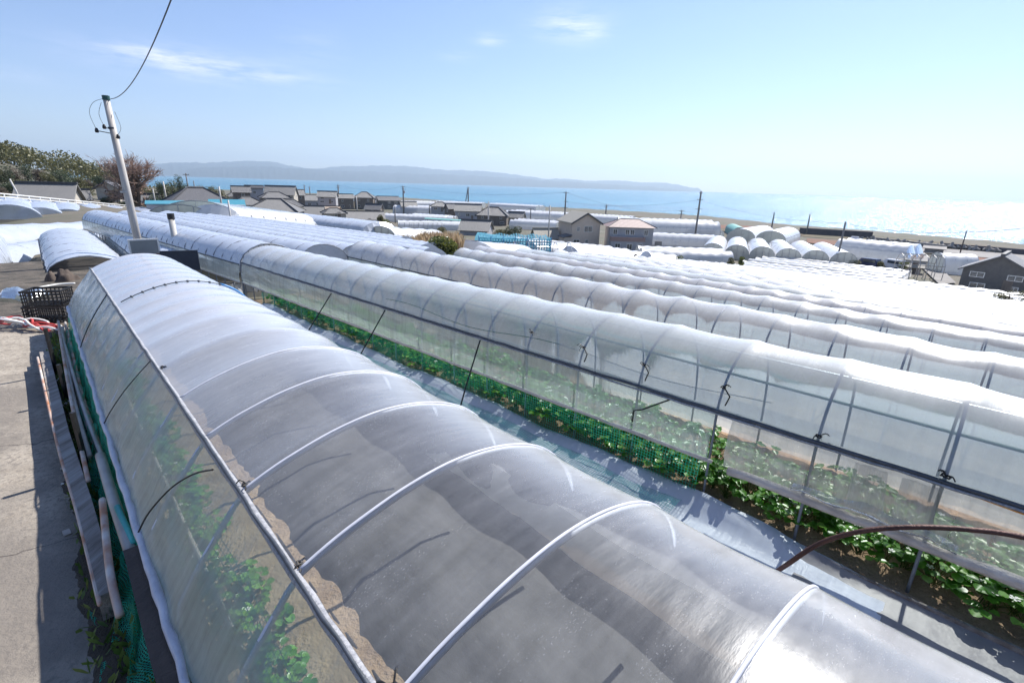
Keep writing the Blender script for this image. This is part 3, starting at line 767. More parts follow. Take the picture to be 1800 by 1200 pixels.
for i, (n0, u0, u1) in enumerate([(3.97, 11.5, 30), (5.8, 12.6, 34), (7.3, 13.4, 37), (9.2, 13.9, 41), (11.1, 14.6, 48), (12.9, 17.2, 49), (14.8, 19, 50), (16.7, 24, 50)]):
    row_tunnel(48.2, n0, -.125*max(0, n0-3.9)-.1, u0, u1, .55, M['lilac'], M['milky_side'], LB[i], W_=1.5, H_=.42, rail=.8, seed=70+i, hoops=i < 3, nprof=12, sub=2, sag=.035, slope=-.014, ends=i > 0)
row_tunnel(43.5, 1.9, -.6, 14.5, 28, .5, M['lilac'], M['clear_side'], 'low tunnel with green net beside it, behind the leaning pole', W_=1.7, H_=.45, rail=.7, seed=68, nprof=12, sag=.02)

# strawberry plants
def make_plant(kind, seed):
    rr = random.Random(seed); mb = MB(); stems = MB()
    for i in range(23):
        a_ = rr.uniform(0, 6.283); tilt = rr.uniform(.15, 1.15); L = rr.uniform(.10, .19)
        base = Vector((rr.gauss(0, .012), rr.gauss(0, .012), 0))
        tip = base + Vector((math.cos(a_)*math.sin(tilt)*L, math.sin(a_)*math.sin(tilt)*L, .03+math.cos(tilt)*L))
        mid = (base+tip)/2 + Vector((0, 0, .02))
        stems.tube([base, mid, tip], .0022, 3, cap=False)
        for q in (-1, 0, 1):
            b_ = a_ + q*1.35 + rr.uniform(-.2, .2); l = rr.uniform(.034, .052); wd = l*.48
            d = Vector((math.cos(b_), math.sin(b_), rr.uniform(-.35, .15))).normalized()
            s_ = d.cross(Vector((0, 0, 1))).normalized(); up = s_.cross(d)
            cup = rr.uniform(.004, .014)
            o_ = tip + d*.006
            vs = [o_, o_+d*l*.3+s_*wd*.85+up*cup, o_+d*l*.65+s_*wd+up*cup, o_+d*l*.92+s_*wd*.5+up*cup*.6, o_+d*l,
                  o_+d*l*.92-s_*wd*.5+up*cup*.6, o_+d*l*.65-s_*wd+up*cup, o_+d*l*.3-s_*wd*.85+up*cup, o_+d*l*.5]
            mb.add(vs, [(0, 1, 8), (1, 2, 8), (2, 3, 8), (3, 4, 8), (4, 5, 8), (5, 6, 8), (6, 7, 8), (7, 0, 8)])
    root = empty('strawberry_plant')
    mb.build('leaves', M['leaf'], root, True); stems.build('stems', M['weed'], root)
    if kind:
        fl = MB()
        for q in range(3):
            c_ = Vector((rr.uniform(-.1, .1), rr.uniform(-.12, .12), rr.uniform(.12, .19)))
            for k in range(5):
                b_ = k*1.2566; p1 = c_+Vector((math.cos(b_)*.014, math.sin(b_)*.014, .003))
                fl.add([c_, p1+Vector((math.cos(b_+1.57)*.006, math.sin(b_+1.57)*.006, 0)), p1*1.0+Vector((math.cos(b_)*.004, math.sin(b_)*.004, 0)), p1-Vector((math.cos(b_+1.57)*.006, math.sin(b_+1.57)*.006, 0))], [(0, 1, 2, 3)])
        fl.build('flower', M['petal'], root)
    return root
protos = [make_plant(i % 3 == 0, 100+i) for i in range(7)]
used_p = set(); rr = random.Random(3)
def put_plant(u, n, z, az, label, group, sc=1.0):
    i = rr.randrange(7); p = protos[i]
    if i in used_p: p = copy_tree(p)
    used_p.add(i)
    p.location = un(u, n, z, az); p.rotation_euler = (0, 0, rr.uniform(0, 6.28)); q = sc*rr.uniform(.85, 1.2); p.scale = (q, q, q*rr.uniform(.8, 1.1))
    tag(p, label, 'strawberry plant', group); return p
u = -2.4; k = 0
while u < 10.4:
    put_plant(u, 3.94+rr.uniform(-.06, .04), .05, AZ, 'strawberry plant with shiny green leaves in the front row of the second tunnel', 'front row of strawberry plants in the second tunnel', 1.3); u += .135 if u < 4 else .19; k += 1
u = -2.4
while u < 9:
    put_plant(u, 4.36+rr.uniform(-.06, .06), .06, AZ, 'strawberry plant in the back row of the second tunnel, behind the front row', 'back row of strawberry plants in the second tunnel', 1.3); u += .19
for nn_, lab, g in ((.40, 'strawberry plant along the film wall inside the nearest tunnel', 'left row of strawberry plants in the nearest tunnel'),):
    u = -.4 if nn_ < 1 else .3
    while u < (7.5 if nn_ < 1 else 3.6):
        put_plant(u, nn_+rr.uniform(-.05, .05), .16, 43.5, lab, g, .95); u += .2 if nn_ < 1 else .42
# ripe fruit at the row's edge
P = un(1.17, 3.76, .06); mb = MB()
mb.grid([[P+Vector((math.cos(a_)*r_, math.sin(a_)*r_, z_)) for a_ in np.linspace(0, 6.2832, 9)] for r_, z_ in ((.001, -.022), (.010, -.012), (.016, .004), (.015, .014), (.006, .02), (.0, .021))])
o = mb.build('strawberry', M['fruit'], None, True); tag(o, 'single ripe red strawberry at the foot of a hoop in the second tunnel', 'strawberry')
# ------------------------------------------------------------------ village
def P_at(px, py, r=None):
    if py is None:
        q = atr(px, 330, r); q.z = gz(q.x, q.y); return q
    return on_ground(px, py) if r is None else atr(px, py, r)
def heading(P, yaw):      # local +y points away from the camera, turned by yaw degrees
    return math.atan2(-P.x, P.y) + R(yaw)
def window(parent, x, y, z, w_, h_, axis, m=None, frame='white_p'):
    """axis 'y': on the wall facing local -y; 'x+' / 'x-' on the side walls"""
    mb = MB(); t_ = .06
    def bx(cx, cz, sx, sz, o=0, th=t_):
        if axis == 'y': mb.box((x+cx, y-o, z+cz), (sx, th, sz))
        else: mb.box((x+(o if axis == 'x+' else -o), y+cx, z+cz), (th, sx, sz))
    for s in (-1, 1): bx(s*(w_/2-.04), 0, .08, h_); bx(0, s*(h_/2-.04), w_-.16, .08)
    bx(0, 0, .06, h_-.16)
    fo = mb.build('window', M[frame], parent)
    mb = MB()
    if axis == 'y': mb.box((x, y-.005, z), (w_-.17, .03, h_-.17))
    else: mb.box((x+(.005 if axis == 'x+' else -.005), y, z), (.03, w_-.17, h_-.17))
    mb.build('pane', m or M['glass'], fo)
def house(px, py, wpx, wallpx, roofpx, typ, yaw, dep, wm_, rm_, label, r=None, floors=2, win=True, eave=.5, cat='house', name='house', skirt=None, sidewin=True, group='houses of the seaside village'):
    P = P_at(px, py, r); s = fwd(P)/F_PX
    Wd = wpx*s; H = wallpx*s; RH = roofpx*s; D = dep*Wd
    root = empty(name, P, heading(P, yaw), label, cat, group)
    mb = MB(); th = .16
    x0, x1, y0, y1 = -Wd/2, Wd/2, 0, D
    # walls as one shell, gable triangles included
    vs = [(x0, y0, -3), (x1, y0, -3), (x1, y1, -3), (x0, y1, -3), (x0, y0, H), (x1, y0, H), (x1, y1, H), (x0, y1, H)]
    fs = [(0, 1, 5, 4), (1, 2, 6, 5), (2, 3, 7, 6), (3, 0, 4, 7)]
    if typ == 'gx': vs += [(x0, D/2, H+RH), (x1, D/2, H+RH)]; fs += [(4, 8, 7), (5, 6, 9)]
    if typ == 'gy': vs += [(0, y0, H+RH), (0, y1, H+RH)]; fs += [(4, 5, 8), (6, 7, 9)]
    mb.add(vs, fs); mb.build('wall', wm_, root)
    e = eave; mb = MB(); rg = MB()
    def slab(q):      # thick roof plane
        q = [Vector(a_) for a_ in q]; nrm = (q[1]-q[0]).cross(q[-1]-q[0]).normalized()
        if nrm.z < 0: nrm = -nrm
        k = len(q); top = [a_+nrm*th for a_ in q]
        mb.add(q+top, [tuple(range(k))[::-1], tuple(range(k, 2*k))] + [(i, (i+1) % k, (i+1) % k+k, i+k) for i in range(k)])
    dz = .03
    if typ == 'gx':
        sl = RH/(D/2); zb = H-e*sl+dz
        slab([(x0-e, y0-e, zb), (x1+e, y0-e, zb), (x1+e, D/2, H+RH+dz), (x0-e, D/2, H+RH+dz)])
        slab([(x0-e, y1+e, zb), (x1+e, y1+e, zb), (x1+e, D/2, H+RH+dz), (x0-e, D/2, H+RH+dz)])
        rg.box((0, D/2, H+RH+dz+th+.08), (Wd+2*e+.1, .45, .28))
    elif typ == 'gy':
        sl = RH/(Wd/2); zb = H-e*sl+dz
        slab([(x0-e, y0-e, zb), (x0-e, y1+e, zb), (0, y1+e, H+RH+dz), (0, y0-e, H+RH+dz)])
        slab([(x1+e, y0-e, zb), (x1+e, y1+e, zb), (0, y1+e, H+RH+dz), (0, y0-e, H+RH+dz)])
        rg.box((0, D/2, H+RH+dz+th+.08), (.45, D+2*e+.1, .28))
    elif typ == 'hip':
        rl = max(.0, (Wd-D)/2) if Wd > D else 0; zb = H-.1
        A_, B_, C_, D_ = (x0-e, y0-e, zb), (x1+e, y0-e, zb), (x1+e, y1+e, zb), (x0-e, y1+e, zb)
        r0, r1 = (-rl-.4, D/2, H+RH), (rl+.4, D/2, H+RH)
        mb.add([A_, B_, C_, D_, r0, r1, (x0-e, y0-e, zb-.15), (x1+e, y0-e, zb-.15), (x1+e, y1+e, zb-.15), (x0-e, y1+e, zb-.15)],
               [(0, 1, 5, 4), (1, 2, 5), (2, 3, 4, 5), (3, 0, 4), (0, 6, 7, 1), (1, 7, 8, 2), (2, 8, 9, 3), (3, 9, 6, 0), (6, 9, 8, 7)])
        rg.tube([r0, r1], .22, 5)
        for c_, q in ((A_, r0), (B_, r1), (C_, r1), (D_, r0)): rg.tube([Vector(q), Vector(c_)+Vector((0, 0, .1))], .18, 5)
    elif typ == 'lean':
        slab([(x0-e, y0-e, H), (x1+e, y0-e, H), (x1+e, y1+e, H+RH), (x0-e, y1+e, H+RH)])
    ro = mb.build('roof', rm_, root)
    if rg.v: rg.build('ridge', M['ridge'] if rm_ not in (M['tile_lt'],) else M['tile_lt'], ro)
    if win:
        fh = H/floors
        for k in range(floors):
            zc = fh*(k+.55); n_ = max(1, int(Wd/3.4))
            for i in range(n_):
                if random.random() < .2 and n_ > 1: continue
                ww = random.choice((.9, 1.6, 1.7)) if Wd > 6 else 1.0
                window(root, x0+Wd*(i+.5)/n_+random.uniform(-.3, .3), y0-.02, zc, ww, min(1.25, fh*.5), 'y')
            if sidewin:
                for ax_, xx in (('x+', x1+.02), ('x-', x0-.02)):
                    window(root, xx, D*random.uniform(.35, .65), zc, .9, min(1.1, fh*.45), ax_)
        mb = MB(); mb.box((Wd*.18, y0-.03, 1.0), (1.0, .08, 2.0)); mb.build('door', M['brownwall'], root)
    return root, Wd, D, H, RH, s

house(78, 352, 74, 2, 24, 'gx', -18, .75, M['creamwall'], M['tile'], 'long grey tiled roof of a low house just behind the white guard rail', r=100, floors=1, win=False)
house(128, 352, 46, 4, 12, 'gx', 8, .5, M['creamwall'], M['tile'], 'low grey roofed outbuilding at the foot of the wooded hill', r=122, floors=1)
house(192, 352, 34, 20, 10, 'gy', -25, .9, M['creamwall'], M['tile_dk'], 'pale walled gabled house left of the bare tree', r=135, floors=2)
house(362, 379, 112, 14, 32, 'hip', 12, .85, M['creamwall'], M['tile_dk'], 'big house with a wide slate hipped roof right of the bare tree', r=105, floors=1)
house(428, 362, 26, 24, 8, 'gx', 6, .7, M['brownwall'], M['tile_dk'], 'narrow brown two-storey house in the roof cluster near the sea', r=205)
house(452, 364, 26, 32, 3, 'gx', 6, .8, M['greywall'], M['ridge'], 'grey box-like house with a flat dark roof in the roof cluster', r=215)
house(443, 372, 46, 12, 12, 'hip', 20, .8, M['greywall'], M['tile'], 'house with a spreading grey hipped roof below the flat roofed one', r=170)
house(492, 356, 48, 14, 13, 'gx', -15, .6, M['creamwall'], M['tile'], 'cream gabled house at the right of the roof cluster', r=225)
house(487, 362, 44, 14, 9, 'hip', 10, .7, M['brownwall'], M['tile'], 'brown house with a low grey roof in front of the cream gabled house', r=195)
house(478, 388, 82, 16, 20, 'hip', -14, .8, M['darkwall'], M['tile'], 'dark walled house with a grey hipped roof behind the clear greenhouse', floors=1)
house(550, 386, 34, 7, 15, 'gx', -8, 1.0, M['darkwall'], M['tile'], 'small low shed with a plain grey roof beside the dark walled house', floors=1, win=False)
house(551, 366, 48, 13, 9, 'hip', 6, .6, M['greywall'], M['tile'], 'single storey grey house with a row of dark windows', floors=1)
house(575, 378, 38, 8, 6, 'gx', -12, .6, M['beige'], M['tile_tan'], 'small shed with a tan metal roof', floors=1)
house(609, 368, 26, 19, 6, 'gx', 8, .7, M['brownwall'], M['tile'], 'brown two-storey house left of the taller grey roofed pair', floors=2)
house(640, 368, 32, 20, 9, 'hip', -10, .8, M['brownwall'], M['tile'], 'two-storey brown house with grey hip roof beside the utility pole', floors=2)
house(685, 368, 36, 15, 6, 'gx', 12, .7, M['darkwall'], M['tile_dk'], 'dark two-storey house by the white greenhouse roofs', floors=2)
house(636, 394, 78, 8, 12, 'gx', 4, .5, M['greywall'], M['tile'], 'long low building with a dark ridge behind the long white tunnel', floors=1)
house(822, 387, 44, 16, 10, 'gx', -6, .6, M['greywall'], M['tile'], 'grey walled house with a plain tiled roof left of the dark house', floors=1)
house(864, 396, 52, 17, 13, 'hip', -8, .7, M['brownwall'], M['tile_dk'], 'dark brown house with layered slate roofs behind the hedge', floors=2)
house(832, 414, 50, 9, 15, 'gx', -14, .9, M['greywall'], M['tile'], 'shed with a wide weathered roof in front of the dark brown house', floors=1, win=False)
house(860, 452, 84, 8, 12, 'gx', -14, .35, M['greywall'], M['tile'], 'long low grey roof behind the big yellow-green bush', r=60, floors=1, win=False)
house(1742, 516, 92, 38, 26, 'gy', -4, .9, M['darkwall'], M['tile_dk'], 'large dark barn with a gabled roof at the right edge', floors=2)
house(1598, 480, 30, 12, 6, 'gx', 0, .8, M['beige'], M['tile_lt'], 'small shed beside the grey lattice frame on the right', floors=1)
house(962, 432, 40, 14, 13, 'gx', 20, .7, M['greywall'], M['tile_lt'], 'small pale roofed house at the left of the tall beige house', floors=1)
house(1640, 446, 26, 8, 3, 'lean', 0, .7, M['wall_c'], M['wall_c'], 'flat concrete hut below the sea wall', floors=1, win=False, cat='hut', group=None)
house(1565, 440, 42, 9, 3, 'lean', 3, .5, M['greywall'], M['tile_lt'], 'low grey shed with a flat pale roof beside the sea road', floors=1, win=False, cat='shed', group=None)
house(1232, 404, 26, 8, 3, 'gx', 4, .5, M['greywall'], M['ridge'], 'low dark roofed building behind the white tunnels near the beach', floors=1)
for px, pb, w_, wl, rf, ty, yw, r_, wm_, rm_, lb in [
    (416, 358, 30, 12, 9, 'hip', -20, 240, 'creamwall', 'tile', 'cream house with a grey hip roof at the left end of the village'),
    (520, 352, 30, 9, 8, 'gx', 10, 270, 'brownwall', 'tile', 'brown low house right of the cream gabled house'),
    (515, 372, 38, 10, 10, 'hip', 15, 190, 'creamwall', 'tile_dk', 'house with a slate hip roof between the dark walled house and the shed'),
    (575, 358, 30, 12, 8, 'gx', -10, 250, 'greywall', 'tile', 'grey gabled house behind the single storey grey house'),
    (590, 384, 36, 9, 8, 'hip', 10, 175, 'creamwall', 'tile', 'cream house with a low hip roof beside the tan roofed shed'),
    (655, 378, 26, 10, 8, 'gx', -20, 210, 'brownwall', 'tile_dk', 'small dark roofed house right of the low cream house'),
    (720, 372, 26, 9, 7, 'gx', 10, 260, 'creamwall', 'tile', 'small cream house near the transformer pole'),
    (772, 372, 28, 9, 7, 'hip', -10, 250, 'greywall', 'tile', 'small hip roofed house behind the green canopy'),
    (800, 376, 24, 9, 7, 'gx', 25, 235, 'brownwall', 'tile_dk', 'small brown house left of the grey walled house'),
    (905, 392, 26, 10, 8, 'gx', -15, 205, 'creamwall', 'tile', 'small cream house right of the dark brown house'),
    (392, 384, 52, 10, 12, 'gx', 18, 98, 'creamwall', 'tile', 'cream low house with a tiled gable beside the light blue shed'),
    (250, 366, 44, 10, 12, 'gx', -10, 125, 'brownwall', 'tile_dk', 'dark low house under the bare tree')]:
    house(px, pb, w_, wl, rf, ty, yw, .75, M[wm_], M[rm_], lb, r=r_, floors=1 if wl < 12 else 2)
# tall beige gabled house, three quarter view
P = on_ground(1028, 436); s = fwd(P)/F_PX
root = empty('house', P, heading(P, 24), 'tall beige two-storey house with a gabled pale roof', 'house', 'houses of the seaside village')
W_, D_, H_, RH_ = 6.8, 8.6, 5.6, 2.0
mb = MB(); mb.add([(-W_/2, 0, -3), (W_/2, 0, -3), (W_/2, D_, -3), (-W_/2, D_, -3), (-W_/2, 0, H_), (W_/2, 0, H_), (W_/2, D_, H_), (-W_/2, D_, H_), (0, 0, H_+RH_), (0, D_, H_+RH_)], [(0, 1, 5, 8, 4), (1, 2, 6, 5), (2, 3, 7, 9, 6), (3, 0, 4, 7)])
mb.box((-W_/2-.9, 1.6, 1.2), (1.8, 3.2, 2.4)); mb.build('wall', M['beige'], root)
mb = MB(); e = .45; sl = RH_/(W_/2)
for sx in (-1, 1):
    q = [Vector((sx*(W_/2+e), -e, H_-e*sl+.03)), Vector((sx*(W_/2+e), D_+e, H_-e*sl+.03)), Vector((0, D_+e, H_+RH_+.03)), Vector((0, -e, H_+RH_+.03))]
    top = [a_+Vector((0, 0, .22)) for a_ in q]; mb.add(q+top, [(0, 1, 2, 3), (4, 5, 6, 7), (0, 4, 5, 1), (1, 5, 6, 2), (2, 6, 7, 3), (3, 7, 4, 0)])
mb.build('roof', M['tile_lt'], root)
mb = MB(); mb.box((-W_/2-1.0, 1.6, 2.62), (2.2, 3.8, .16), ry=-.25); mb.build('porch_roof', M['tile_dk'], root)
for sx in (-1, 1):
    mb = MB(); mb.beam((sx*(W_/2+e), -e-.03, H_-e*sl), (0, -e-.03, H_+RH_), .1, .28); mb.build('barge_board', M['ridge'], root)
window(root, .5, -.02, 4.2, 2.0, 1.3, 'y'); window(root, -1.9, -.02, 4.2, .7, 1.0, 'y'); window(root, -2.2, -.02, 1.5, 1.5, .8, 'y'); window(root, .3, -.02, 1.3, .7, 1.2, 'y')
for yy, ww in ((1.8, 1.4), (4.6, .8), (6.8, 1.0)): window(root, W_/2+.02, yy, 1.3, ww, 1.1, 'x+')
window(root, W_/2+.02, 6.6, 4.2, 1.0, 1.0, 'x+')
# hipped grey house with pinkish metal roof
P = on_ground(1107, 440)
root = empty('house', P, heading(P, 12), 'grey two-storey house with a hipped pinkish metal roof and a balcony', 'house', 'houses of the seaside village')
W_, D_, H_, RH_ = 9.6, 6.4, 5.0, 1.6
mb = MB(); mb.box((0, D_/2, H_/2-1.5), (W_, D_, H_+3)); mb.box((-1.0, -1.0, .9), (7.4, 2.0, 2.4)); mb.build('wall', M['greywall'], root)
e = .6; mb = MB(); zb = H_
A_, B_, C_, Q_ = (-W_/2-e, -e, zb), (W_/2+e, -e, zb), (W_/2+e, D_+e, zb), (-W_/2-e, D_+e, zb); r0, r1 = (-2.1, D_/2, H_+RH_), (2.1, D_/2, H_+RH_)
mb.add([A_, B_, C_, Q_, r0, r1], [(0, 1, 5, 4), (1, 2, 5), (2, 3, 4, 5), (3, 0, 4), (3, 2, 1, 0)])
ro = mb.build('roof', M['tile_pink'], root)
mb = MB().tube([r0, r1], .12, 5)
for c_, q in ((A_, r0), (B_, r1), (C_, r1), (Q_, r0)): mb.tube([q, c_], .1, 5)
mb.build('ridge', M['ridge'], ro)
mb = MB(); mb.box((-1.0, -2.0, 2.55), (7.4, .08, .9)); mb.box((2.7, -1.0, 2.55), (.08, 2, .9)); mb.box((-4.7, -1.0, 2.55), (.08, 2, .9)); mb.build('balcony_rail', M['tile_pink'], root)
for x in (-3.6, -.9, .2, 3.2): window(root, x, -.02, 3.9, .95, 1.2, 'y')
for x in (-3.2, -.6, 1.6): window(root, x, -2.02, 1.0, 1.2, 1.3, 'y')
for y in (1.6, 4.2): window(root, W_/2+.02, y, 3.9, .8, 1.1, 'x+')
mb = MB(); mb.box((W_/2+1.2, -.6, 1.2), (1.6, .1, 2.0)); mb.build('side_fence', M['wall_c'], root)

# blue roofed sheds, green canopy, blue net frame
def shed(px, py, w_, d_, h_, m, label, yaw=0, r=None, name='shed', wallm='greywall', rh=.35):
    P = P_at(px, py, r); root = empty(name, P, heading(P, yaw), label, name.replace('_', ' '))
    mb = MB()
    mb.box((0, d_/2, h_/2-1), (w_*.94, d_*.94, h_+2)); mb.build('wall', M[wallm], root)
    mb = MB(); mb.box((0, d_/2, h_+.1), (w_, d_, .12), rx=math.atan(rh/d_)); mb.build('roof', m, root)
shed(294, 376, 5.2, 4, 1.5, M['blueroof'], 'small shed with a bright turquoise metal roof near the end of the guard rail', r=95)
shed(402, 378, 5.2, 4, 1.5, M['blueroof'], 'shed under a light blue sheet roof in front of the big slate roof', r=92, rh=1.2)
P = on_ground(782, 402); root = empty('canopy', P, heading(P, -6), 'open carport canopy with a pale green roof among the greenhouses', 'canopy')
mb = MB(); mb.box((0, 2.5, 2.9), (14, 5, .18), ry=.03); mb.build('roof', M['greenroof'], root)
for x in (-6.5, -2, 2, 6.5):
    for y in (.3, 4.7): MB().tube([(x, y, -1), (x, y, 2.9)], .08, 5).build('post', M['conc_pole'], root)
P = on_ground(905, 445); root = empty('net_enclosure', P, heading(P, 4), 'bright blue netting stretched on a low frame left of the beige house', 'net enclosure')
def netbox(w_, d_, h_):
    rows = [[(-w_/2+w_*i/20, .15*math.sin(i*.7)*j/4, h_*j/4) for j in range(5)] for i in range(21)]
    o = net_strip(rows, .30, 'net', M['blue_net'], root)
    rows = [[(w_/2+.1*math.sin(i), d_*i/8, h_*j/4) for j in range(5)] for i in range(9)]
    net_strip(rows, .30, 'net', M['blue_net'], root)
    rows = [[(-w_/2+w_*i/20, d_*j/6, h_+.12*math.sin(i*1.3+j)) for j in range(7)] for i in range(21)]
    net_strip(rows, .30, 'net', M['blue_net'], root)
    for i in range(7):
        MB().tube([(-w_/2+w_*i/6, 0, -1), (-w_/2+w_*i/6, 0, h_+.2)], .05, 5).build('post', M['blue'], root)
netbox(8.0, 5, 1.6)
P = atr(878, 436, 78); root = empty('tarpaulin', P, heading(P, -8), 'turquoise tarpaulin spread over a low heap beside the blue netting', 'tarpaulin')
rows = [[(-4+8*i/12, 5*j/6, 1.1*math.sin(j/6*3.1)+.9+.12*math.sin(i*1.7+j*2)-.06*i) for j in range(7)] for i in range(13)]
MB().grid(rows).build('cover', M['blueroof'], root, True)

# greenhouses
def ghouse(pa, pb, w_, h_, spans, m, label, ends='gable', rail=None, step=2.0, hoops=True, ra=None, rb=None, dy=0, name='greenhouse', side=None, sag=.06, lift=0):
    A_ = P_at(*pa, ra); B_ = P_at(*pb, rb); d = (B_-A_); L = d.xy.length
    az = math.degrees(math.atan2(-d.x, d.y)); root = empty(name, A_+Vector((0, 0, lift)), R(az), label, 'greenhouse', 'greenhouses below the village')
    sl = d.z/L; rl = rail if rail is not None else h_*.5
    sw = w_/spans
    hs = frange(0, L, step)
    for k in range(spans):
        x0 = -w_/2+k*sw
        prof = [(x0, rl)] + [(x0+sw*(.5-.5*math.cos(a_)), rl+(h_-rl)*math.sin(a_)) for a_ in (.35, .8, 1.2, 1.57, 1.94, 2.34, 2.79)] + [(x0+sw, rl)]
        if k == 0: prof = [(x0-.05, -.4)] + prof
        if k == spans-1: prof = prof + [(x0+sw+.05, -.4)]
        wf = lambda u, x, z: (x, z+sl*u)
        fo = film_mesh(prof, hs, wf, sag=sag, nprof=14, sub=2, wr=.012, seed=int(A_.x*7+k) & 1023).build('roof_film', m, root, True)
        if hoops and len(hs) < 24:
            for u in hs[::1]: hoop_mb(prof, u, wf, r=.03, off=-.05, n=12, seg=4).build('hoop', M['steel'], fo)
    P2 = []
    for k in range(spans):
        x0 = -w_/2+k*sw
        P2 += [(x0+sw*(.5-.5*math.cos(a_)), rl+(h_-rl)*math.sin(a_)) for a_ in np.linspace(0, 3.1416, 9)]
    gm = M['gable'] if ends == 'gable' else m
    for uu, bulge in ((0, -1), (L, 1)):
        mb = MB(); q = (0 if ends == 'gable' else bulge*1.2)
        mb.grid([[(x, uu+q*(1-(z-.0)/h_*.9), -.4+sl*uu) for x, z in P2], [(x*.99, uu+q*.6, z*.55+sl*uu) for x, z in P2], [(x, uu, z+sl*uu) for x, z in P2]])
        mb.build('end_film', gm, root)
        if ends == 'gable':
            mb = MB()
            for x in np.linspace(-w_/2, w_/2, spans*4+1):
                z = float(np.interp(x, [p[0] for p in P2], [p[1] for p in P2])); mb.tube([(x, uu+bulge*.04, -.3+sl*uu), (x, uu+bulge*.04, z+sl*uu)], .035, 4)
            mb.build('end_frame', M['steel'], root)
    return root
ghouse((352, 408), (492, 410), 7, 3.0, 1, M['clear_side'], 'long clear greenhouse with its steel frame showing, in front of the dark walled house', ra=58, rb=75, step=1.2, rail=1.6)
ghouse((318, 396), (345, 399), 5, 1.9, 1, M['clear_side'], 'small clear greenhouse right of the short capped pipe', ra=56, rb=60, step=1.2)
ghouse((520, 402), (668, 425), 5, 2.5, 1, M['lilac'], 'long rounded white tunnel with a clear end, left of the dry grass strip', ra=88, rb=66, ends='round', step=1.5)
ghouse((380, 398), (520, 404), 5, 2.0, 1, M['white'], 'low white tunnel in front of the clear framed greenhouse', ra=55, rb=66, ends='round')
ghouse((672, 432), (762, 434), 5, 2.4, 1, M['white'], 'grey white tunnel standing among bushes and dry grass', ra=64, rb=70, ends='gable')
ghouse((700, 402), (812, 404), 9, 2.6, 2, M['white'], 'long white double tunnel behind the dry grass strip')
ghouse((668, 387), (800, 393), 9, 2.8, 2, M['white'], 'wide white tunnels beyond the grey hipped roof')
ghouse((700, 374), (800, 378), 14, 4, 2, M['white'], 'bright white greenhouse roofs close to the shore by the pole with the transformer')
ghouse((655, 364), (760, 365), 14, 4, 2, M['white'], 'white greenhouse nearest the water left of the pole with the transformer')
ghouse((505, 352), (590, 355), 12, 4, 2, M['white'], 'white greenhouse seen between the village roofs and the sea')
ghouse((905, 400), (985, 405), 12, 3.2, 3, M['white'], 'white multi-arched greenhouse left of the beige house')
ghouse((900, 384), (1000, 390), 16, 4, 3, M['white'], 'white greenhouse roofs behind the beige house')
ghouse((1015, 390), (1110, 396), 14, 3.8, 2, M['white'], 'white greenhouse partly hidden by the roof of the tall beige house')
ghouse((1085, 412), (1252, 418), 16, 5.5, 2, M['white'], 'very wide white greenhouse behind the pinkish roofed house')
ghouse((1140, 430), (1252, 436), 6, 3.2, 1, M['white'], 'rounded white tunnel right of the pinkish roofed house', ends='round')
ghouse((1190, 412), (1265, 418), 5, 2.4, 1, M['white'], 'thin pale tunnel behind the tall utility pole')
ghouse((905, None), (1110, None), 14, 3.0, 3, M['white'], 'broad white triple tunnel in front of the two-storey houses', ends='round', lift=-1.2, ra=82, rb=98)
ghouse((1135, None), (1295, None), 9, 3.0, 2, M['white'], 'white double tunnel with a grey end right of the two-storey houses', ends='gable', lift=-.9, ra=100, rb=104)
ghouse((1150, None), (1200, None), 5, 2.8, 1, M['white'], 'short white dome-ended tunnel above the rounded bush', ends='round', lift=-1.0, ra=82, rb=84)
ghouse((1010, None), (1120, None), 5, 2.6, 1, M['white'], 'low white tunnel with a twisted dark branch in front of it', ends='round', lift=-1.2, ra=74, rb=80)
ghouse((826, 458), (905, 456), 4, 1.6, 1, M['white'], 'small rounded tunnel right of the big yellow-green bush', ra=40, rb=52, ends='round')
ghouse((1360, 424), (1325, 436), 14, 4.6, 2, M['white'], 'tall white double greenhouse with peaked roofs near the shore', ends='gable', rail=2.2)
ghouse((1385, None), (1368, None), 27, 2.9, 6, M['white'], 'row of six joined white arches with grey gables facing the field', ends='gable', rail=1.0, ra=108, rb=136)
ghouse((1478, 452), (1600, 466), 9, 4.2, 2, M['white'], 'big white greenhouse behind the parked vans', ends='round', rail=2.2)
ghouse((1640, 478), (1700, 482), 5, 3.6, 1, M['white'], 'white tunnel on a grey wall left of the dark barn', ends='gable', rail=2.0)
ghouse((1286, 408), (1300, 416), 5, 3.2, 1, M['greenroof'], 'small teal greenhouse at the foot of the tall white double greenhouse', hoops=False)

ghouse((770, 364), (850, 367), 12, 4, 2, M['white'], 'white greenhouse at the waterline near the propped pole')
ghouse((868, 368), (950, 373), 12, 4, 2, M['white'], 'white greenhouse in front of the thin dark sea wall line')
ghouse((730, 388), (790, 392), 8, 3, 1, M['white'], 'pale tunnel just behind the green canopy')
ghouse((600, 352), (660, 355), 12, 4, 2, M['white'], 'white greenhouse on the shore behind the two-storey brown houses')
